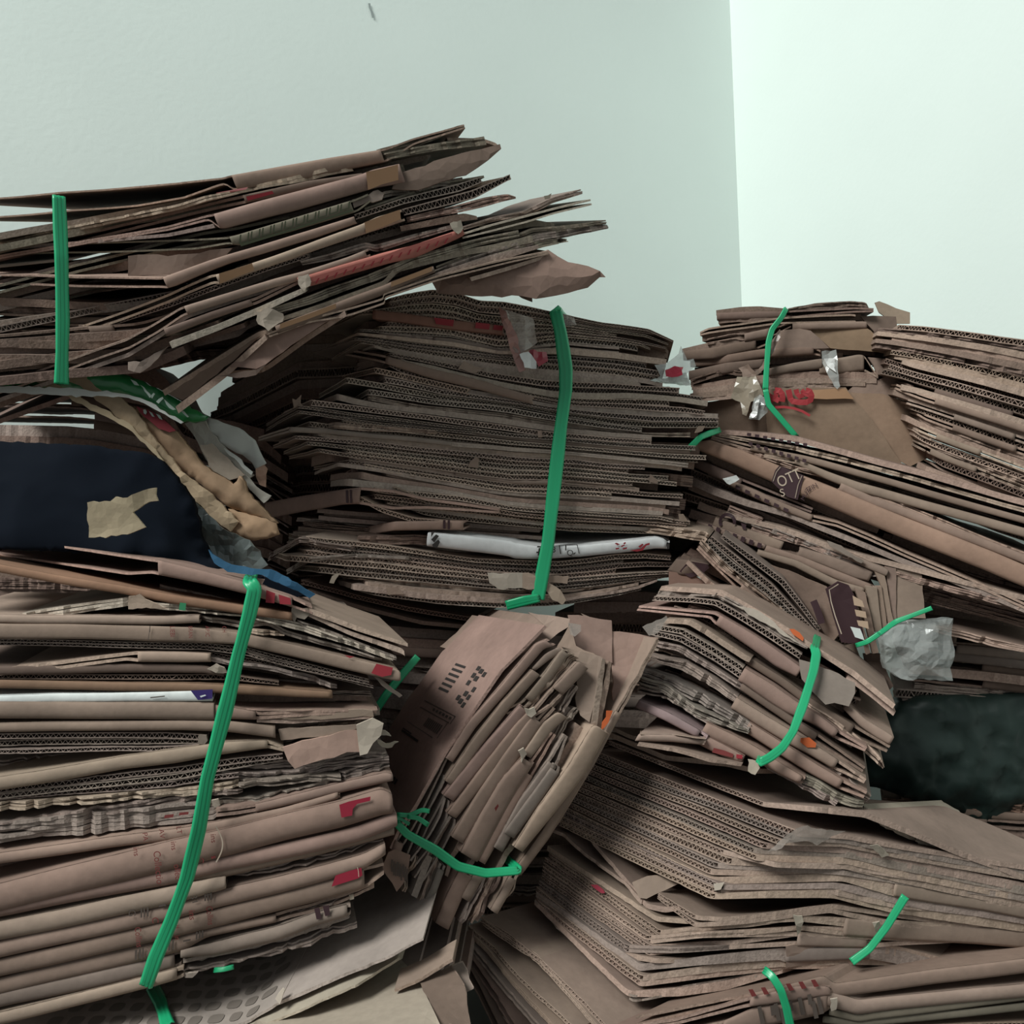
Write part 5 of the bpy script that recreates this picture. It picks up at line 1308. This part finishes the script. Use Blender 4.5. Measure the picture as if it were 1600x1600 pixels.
C_.sheet("W2: 690,620 900,580 1060,550 1070,552", (12, 14, 16, 14), caps=[(0, 3)], col='kraft', back=-.006)
C_.sheet("W2: 1050,560 1200,545 1330,520 1370,525 1470,680", (22, 25, 26, 24, 3), caps=[(0, 3)], col='tan', back=-.008, bulge=.003)
C_.sheet("W2: 140,740,30 400,700 700,660 1000,640 1470,650", (7, 9, 9, 10, 9), col='kraft', back=-.002)
C_.sheet("W2: 150,765,30 400,735 700,690 1000,685 1460,690", (7, 8, 8, 9, 8), col='tan', back=-.004)
C_.sheet("W2: 130,800,30 400,770 700,715 1000,715 1380,715", (8, 9, 8, 8, 7), col='kraft', back=-.004)
C_.sheet("W2: 160,830,30 420,800 680,745 1000,738 1240,755", (7, 8, 7, 7, 6), col='tan', back=-.004)
C_.panel("W2: 1400,540,6 1520,550,10 1600,600,14 1600,660,14 1470,680,6 1440,600,6", col='kraft', thick=5, name='flap')
C_.panel("W2: 1370,700,0 1480,700,0 1560,660,6 1640,700,6 1900,900,6 1600,830,6 1500,840,4 1250,790,0", col='tan', thick=5, name='flap')
# lowest box: broad face with the marker writing
C_.panel("W2: 0,1010,110 150,880,60 420,830,10 640,765,-14 690,1100,0 560,1120,20 0,1100,110", col=(.155, .105, .08), thick=5, name='flap')  # left side of the box, its shade painted into the colour
r = C_.panel("W2: 640,765,-16 1240,755,-20 1300,840,-18 1400,950,-16 1600,1240,-10 1680,1340,-8 1200,1210,0 690,1110,-4", col=(.29, .20, .14), thick=5, name='flap', jag=.5)
cdep = lambda x, y: C_.depth(x, y) - .026
for p_, wd in (("W2: 652,775 672,800 700,822 735,835 765,850", 9), ("W2: 735,775 768,778 785,800 790,830 785,858", 9), ("W2: 740,780 745,810 738,838 700,852", 7),
               ("W2: 830,772 838,800 845,835 862,855 905,862 960,862 990,845 1000,815 985,785 955,775", 9), ("W2: 885,770 893,800 912,822 935,812 940,785", 8), ("W2: 925,775 950,800 985,815", 7),
               ("W2: 735,898 800,895 870,905 930,925 985,958", 4)):
    stroke(r, C_.origin, cdep, px(p_), wd, 'marker')
C_.panel("W2: 1180,790,-6 1500,800,-4 1640,850,-2 1800,860,0 1850,1250,0 1700,1320,0 1400,1160,-6 1250,950,-6", col=(.30, .20, .14), thick=5, name='flap', jag=.5)
C_.panel("W2: 1000,775,-26 1240,765,-28 1300,840,-26 1100,840,-26 1010,835,-26", mat=ink('tape'), col=None, thick=1, name='tape', res=14)
# tapes
C_.panel("W2: 1065,500,-26 1172,485,-26 1180,600,-30 1195,750,-28 1175,770,-28 1120,690,-30 1080,580,-28", mat=M_FILM, col=None, thick=1.2, crumple=.016, name='tape', res=7, freq=22)
C_.panel("W2: 1085,550,-34 1165,545,-34 1170,650,-34 1130,620,-34", mat=nm('bright_tape', (.72, .72, .70), .08, .8)[0], col=None, thick=1.2, crumple=.016, name='tape', res=6, freq=30)
C_.panel("W2: 465,680,-30 600,670,-34 640,770,-34 655,810,-34 560,860,-34 530,960,-30 500,950,-28 490,860,-28 420,830,-24", mat=nm('brown_tape', (.30, .25, .19), .25, .5)[0], col=None, thick=1.5, crumple=.016, name='tape', res=7, freq=20)
C_.panel("W2: 470,620,-26 540,590,-30 590,640,-34 640,600,-30 680,490,-24 770,340,-20 770,400,-22 740,460,-24 660,620,-30 600,680,-34 500,690,-30", mat=nm('twisted_tape', (.24, .17, .135), .3, .5)[0], col=None, thick=1.5, crumple=.016, name='tape', res=7, freq=20)
C_.panel("W2: 590,830,-36 630,805,-38 690,860,-38 690,930,-38 620,990,-36 545,980,-34 570,900,-36", mat=M_FILM, col=None, thick=1.2, crumple=.02, name='tape', res=6, freq=24)
C_.panel("W2: 600,850,-44 625,840,-44 600,975,-42 550,970,-42", mat=nm('glossy_tape', (.72, .72, .70), .08, .8)[0], col=None, thick=1.2, crumple=.016, name='tape', res=5, freq=30)
C_.strap("W2: 815,195,-10 780,260,-14 715,340,-18 690,430,-20 680,560,-22 672,680,-24 668,770,-26", 8.5, off=.018, wrap=(True, False))
C_.strap("W2: 668,770,-26 690,880,-24 760,960,-22 885,1105,-16", 8.5, off=.018, wrap=(False, True))

# ------------------------------------------------------------------ loose things on the left (papers, sack, cloth)
OL = at(300, 760, 1.36)
ldep = lambda d0: (lambda x, y: d0 + (x - 300) / 100 * .012)


def loose(name, label, cat, parts, group=None):
    p0 = px(parts[0][1])
    o0 = at(p0[0][0], p0[0][1], 1.36)
    if len(parts) == 1:
        pn, sp, d0, kw = parts[0]
        o = panel(None, o0, px(sp), ldep(d0), np.array([0, 1, 0.]), kw.get('thick', 2), kw.get('col'), kw.get('jag', 1), kw.get('crumple', 0), kw.get('bulge', 0), kw.get('mat'), name, kw.get('res', 8),
                  freq=kw.get('freq', 14), smooth=kw.get('smooth', False))
        o.location = tuple(o0)
        o['label'] = label; o['category'] = cat
        return o
    e = empty(name, tuple(o0), label, cat)
    for pn, sp, d0, kw in parts:
        panel(e, o0, px(sp), ldep(d0), np.array([0, 1, 0.]), kw.get('thick', 2), kw.get('col'), kw.get('jag', 1), kw.get('crumple', 0), kw.get('bulge', 0), kw.get('mat'), pn, kw.get('res', 8),
              freq=kw.get('freq', 14), smooth=kw.get('smooth', False))
    return e


m_green = nm('green_film', (.02, .17, .05), .25, .6)[0]
m_gprint = nm('pale_print_on_film', (.35, .42, .37), .3)[0]
m_kbag = M_BOARD
m_white = nm('white_paper_sheet', (.46, .47, .44), .8)[0]
m_news = nm('grey_newsprint', (.34, .32, .28), .85)[0]
m_redp = nm('dark_red_print', (.19, .018, .025), .6)[0]
m_navy, ntn, bn = nm('navy_cloth', (.0035, .0055, .010), .95, .1)
m_blue = nm('blue_hem', (.028, .10, .185), .7)[0]
m_dkfilm = nm('dark_clear_film', (.10, .115, .11), .15, .6)[0]

gb = loose('plastic_sack', 'green plastic packet with white print under the fanned stack', 'plastic packet', [
    ('packet_body', "Z7: -1100,-60,20 -300,20,20 0,105 90,140 200,200 330,270 490,360 470,385 440,392 330,400 120,290 0,235 -400,180,20 -1100,150,20", 1.335, dict(mat=m_green, thick=14, bulge=.010, crumple=.010, smooth=True)),
    ('packet_print', "Z7: 15,130,-14 50,145,-14 70,170,-14 40,165,-14", 1.33, dict(mat=m_gprint, thick=1, res=6)),
    ('packet_print', "Z7: 75,165,-16 100,180,-16 150,240,-16 135,245,-16", 1.33, dict(mat=m_gprint, thick=1, res=6)),
    ('packet_print', "Z7: 140,235,-16 160,215,-16 168,222,-16 150,250,-16", 1.33, dict(mat=m_gprint, thick=1, res=6)),
    ('packet_print', "Z7: 175,270,-16 215,240,-16 222,250,-16 190,282,-16", 1.33, dict(mat=m_gprint, thick=1, res=6)),
    ('packet_print', "Z7: 225,255,-16 260,285,-16 300,320,-16 280,322,-16 240,290,-16", 1.33, dict(mat=m_gprint, thick=1, res=6)),
    ('packet_print', "Z7: 310,310,-14 350,330,-14 380,365,-14 370,368,-14 340,340,-14", 1.33, dict(mat=m_gprint, thick=1, res=6)),
    ('packet_rim', "Z7: -1100,160 -300,190 0,226,-8 110,262,-8 230,330,-8 345,398,-8 330,408,-8 200,335,-8 100,280,-8 0,246,-8 -1100,200", 1.328, dict(mat=m_white, thick=3, res=8))])
loose('paper_sheet', 'crumpled white paper lying above the brown paper sack', 'paper', [
    ('p', "Z7: 485,358 560,385 720,450 790,510 830,600 862,655 800,700 770,650 640,570 500,470", 1.395, dict(mat=m_white, thick=2, crumple=.014, bulge=.008, smooth=True, freq=10))])
loose('newspaper', 'folded grey newsprint sheets tucked behind the brown paper sack', 'newspaper', [
    ('page', "Z7: 345,400 480,380 500,440 560,520 640,590 700,640 790,730 740,760 640,720 520,700 450,560 400,470", 1.385, dict(mat=m_news, thick=5, crumple=.010)),
    ('page', "Z7: 450,540 520,530 640,640 730,730 640,760 520,700", 1.376, dict(col=(.36, .30, .24), thick=3, crumple=.008)),
    ('page', "Z7: 600,560 680,610 780,710 770,730 690,650 610,580", 1.374, dict(mat=m_white, thick=2)),
    ('page', "Z7: 690,700 730,720 800,800 860,840 895,858 850,905 790,850 740,790", 1.380, dict(mat=m_news, thick=3, crumple=.012)),
    ('page', "Z7: 800,690 850,665 872,690 860,760 858,805 820,790 800,740", 1.384, dict(col=(.33, .21, .15), thick=3, crumple=.01))])
loose('paper_sack', 'creased brown paper sack with a red printed top, lying on the navy cloth', 'paper sack', [
    ('sack_body', "Z7: 40,300 130,390 200,440 300,455 380,560 440,640 520,705 600,745 660,790 700,735 725,770 740,830 860,960 925,1030 900,1035 790,990 640,930 500,820 330,700 180,520", 1.362, dict(col=(.40, .265, .165), thick=16, crumple=.026, bulge=.016, res=7, freq=9, smooth=True)),
    ('sack_bottom', "Z7: 690,1020 620,940 790,985 920,1030 945,1100 890,1120 790,1140 720,1120 650,1085", 1.352, dict(col=(.36, .23, .145), thick=8, crumple=.014, bulge=.008, smooth=True, res=7, freq=10)),
    ('sack_side', "Z7: -1100,-350 -300,0 0,290 20,300 180,520 330,705 500,830 690,1020 640,1082 560,1020 400,870 290,730 190,610 0,430 -300,170 -1100,-150", 1.345, dict(col=(.42, .30, .20), thick=6, bulge=.006, crumple=.006)),
    ('sack_side', "Z7: -1100,-180 0,400 190,600 280,720 270,740 180,610 0,440 -1100,-130", 1.340, dict(col=(.46, .36, .24), thick=3)),
    ('sack_print', "Z7: 50,298 120,320 220,380 300,452 260,462 195,440 130,385", 1.345, dict(mat=m_redp, thick=2, crumple=.004)),
    ('sack_letter', "Z7: 95,320 108,318 118,335 110,350 98,342", 1.341, dict(mat=m_gprint, thick=1, res=5)),
    ('sack_letter', "Z7: 130,330 150,340 165,365 150,362", 1.341, dict(mat=m_gprint, thick=1, res=5)),
    ('sack_letter', "Z7: 175,345 200,355 215,385 195,375", 1.341, dict(mat=m_gprint, thick=1, res=5))])
loose('folded_cloth', 'dark navy cloth with a bright blue hem draped on the lower left bundle', 'cloth', [
    ('cloth_body', "Z7: -1100,500 -300,540 0,575 100,590 195,640 290,740 395,880 440,1000 455,1110 520,1225 640,1310 760,1330 870,1375 1050,1450,-110 1120,1490,-120 1000,1490,-130 760,1440,-130 500,1350,-120 200,1270,-110 0,1230,-100 -1100,1180,-100", 1.255, dict(mat=m_navy, thick=14, bulge=.012, crumple=.022, freq=7, smooth=True)),
    ('hem', "Z7: 500,1195 560,1245 640,1290 760,1312 890,1318 1000,1370 1165,1478 1130,1500 1090,1475 980,1425 870,1368 740,1350 620,1335 540,1280", 1.12, dict(mat=m_blue, thick=4, crumple=.006)),
    ('hem', "Z7: 860,1372 980,1424 1095,1478 1060,1492 950,1460 840,1410", 1.115, dict(mat=m_navy, thick=3))])
loose('plastic_film', 'dark crumpled clear film between the paper sack and the navy cloth', 'plastic film', [
    ('f', "Z7: 400,880 520,990 640,1085 760,1135 800,1180 880,1290 830,1320 640,1300 520,1220 450,1120 430,1000", 1.30, dict(mat=m_dkfilm, thick=2, crumple=.02, freq=16))])
loose('cardboard_scrap', 'jagged torn tan cardboard scrap lying on the navy cloth', 'cardboard scrap', [
    ('s', "Z7: -250,900 0,870 60,840 130,815 180,808 172,850 185,890 130,895 60,940 30,962 70,1010 108,1055 50,1080 0,1100 -250,1120", 1.125, dict(col=(.36, .30, .20), thick=4, crumple=.008, jag=1.5))])

# ------------------------------------------------------------------ odds and ends on the right
o = panel(None, at(1400, 1010, 1.5), px("W5: 1200,1060 1330,960 1500,930 1900,900 1900,1500 1400,1480 1290,1400 1260,1270"), lambda x, y: 1.50, np.array([0, 1, 0.]), 20, None, 1, .03, .02, M_FILM, 'plastic_bag', 9)
o.location = tuple(at(1400, 1010, 1.5)); o['label'] = 'crumpled clear plastic bag beside the dark printed box end'; o['category'] = 'plastic bag'
o = panel(None, at(1390, 1190, 1.62), px("P: 1340,1130 1450,1090 1640,1080 1660,1260 1560,1290 1400,1240 1340,1225"), lambda x, y: 1.62, np.array([0, 1, 0.]), 60, None, 1, .03, .03, nm('dark_green_plastic', (.018, .030, .026), .5)[0], 'plastic_tarp', 10, smooth=True)
o.location = tuple(at(1390, 1190, 1.62)); o['label'] = 'dark green plastic tarp showing below the slanting bundle at right'; o['category'] = 'tarp'

# ------------------------------------------------------------------ stacks behind and beside, seen in the gaps
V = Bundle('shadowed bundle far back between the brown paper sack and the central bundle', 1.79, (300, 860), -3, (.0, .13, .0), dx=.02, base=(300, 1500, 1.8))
V.fill(["P: 335,560,100 460,476,60 560,470,50 700,475,50", "P: 345,1000,100 460,1000,60 560,1000,50 700,1000,50"], 14, flute=.3, cap=.1, back=(0, .03), col=('dark', 'dusty'), jit=(12, 14))  # dark boards added at left stand in for wall that is only shaded
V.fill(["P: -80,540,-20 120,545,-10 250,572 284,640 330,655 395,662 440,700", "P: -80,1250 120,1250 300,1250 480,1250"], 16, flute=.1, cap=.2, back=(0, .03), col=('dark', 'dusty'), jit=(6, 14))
N = Bundle('bundle cut by the right picture edge, next to the marker-written bundle', 1.50, (1480, 620), -14, (.10, .28, .04), dx=-.03, base=(1500, 800, 1.6))
N.fill(["P: 1372,505,90 1440,508,40 1540,520 1680,540", "P: 1385,560,90 1440,575,40 1540,600 1680,640", "P: 1412,640,90 1460,660,40 1540,690 1680,740", "P: 1440,700,90 1480,720,40 1560,750 1680,800", "P: 1420,780,90 1480,800,60 1560,830,40 1680,870,20"], 9, flute=.3, cap=.3, back=(0, .02), col=('kraft', 'dark', 'tan'), jit=(10, 6))
R = Bundle('bundle in the gap at far right, below the lettered bundle and above the broad one', 1.62, (1480, 1080), -8, (.10, .24, .0), dx=-.02, base=(1480, 1500, 1.7))
R.fill(["P: 1420,880 1520,890 1690,910", "P: 1400,1160 1520,1170 1690,1190"], 13, flute=.3, cap=.3, back=(0, .02), col=('kraft', 'dark', 'dusty'), jit=(8, 6))
R.fill(["P: 1380,1226 1480,1226 1690,1240", "P: 1380,1420 1480,1420 1690,1430"], 13, flute=.1, cap=.3, back=(0, .02), col=(('dark'), (.20, .12, .09)), jit=(8, 6))
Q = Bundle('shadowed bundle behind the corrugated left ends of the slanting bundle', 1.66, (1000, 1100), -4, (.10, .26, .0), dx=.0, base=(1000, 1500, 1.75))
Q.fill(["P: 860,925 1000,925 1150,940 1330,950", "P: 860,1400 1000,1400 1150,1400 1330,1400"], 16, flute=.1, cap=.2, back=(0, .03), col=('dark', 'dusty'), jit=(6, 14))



finish_texts()
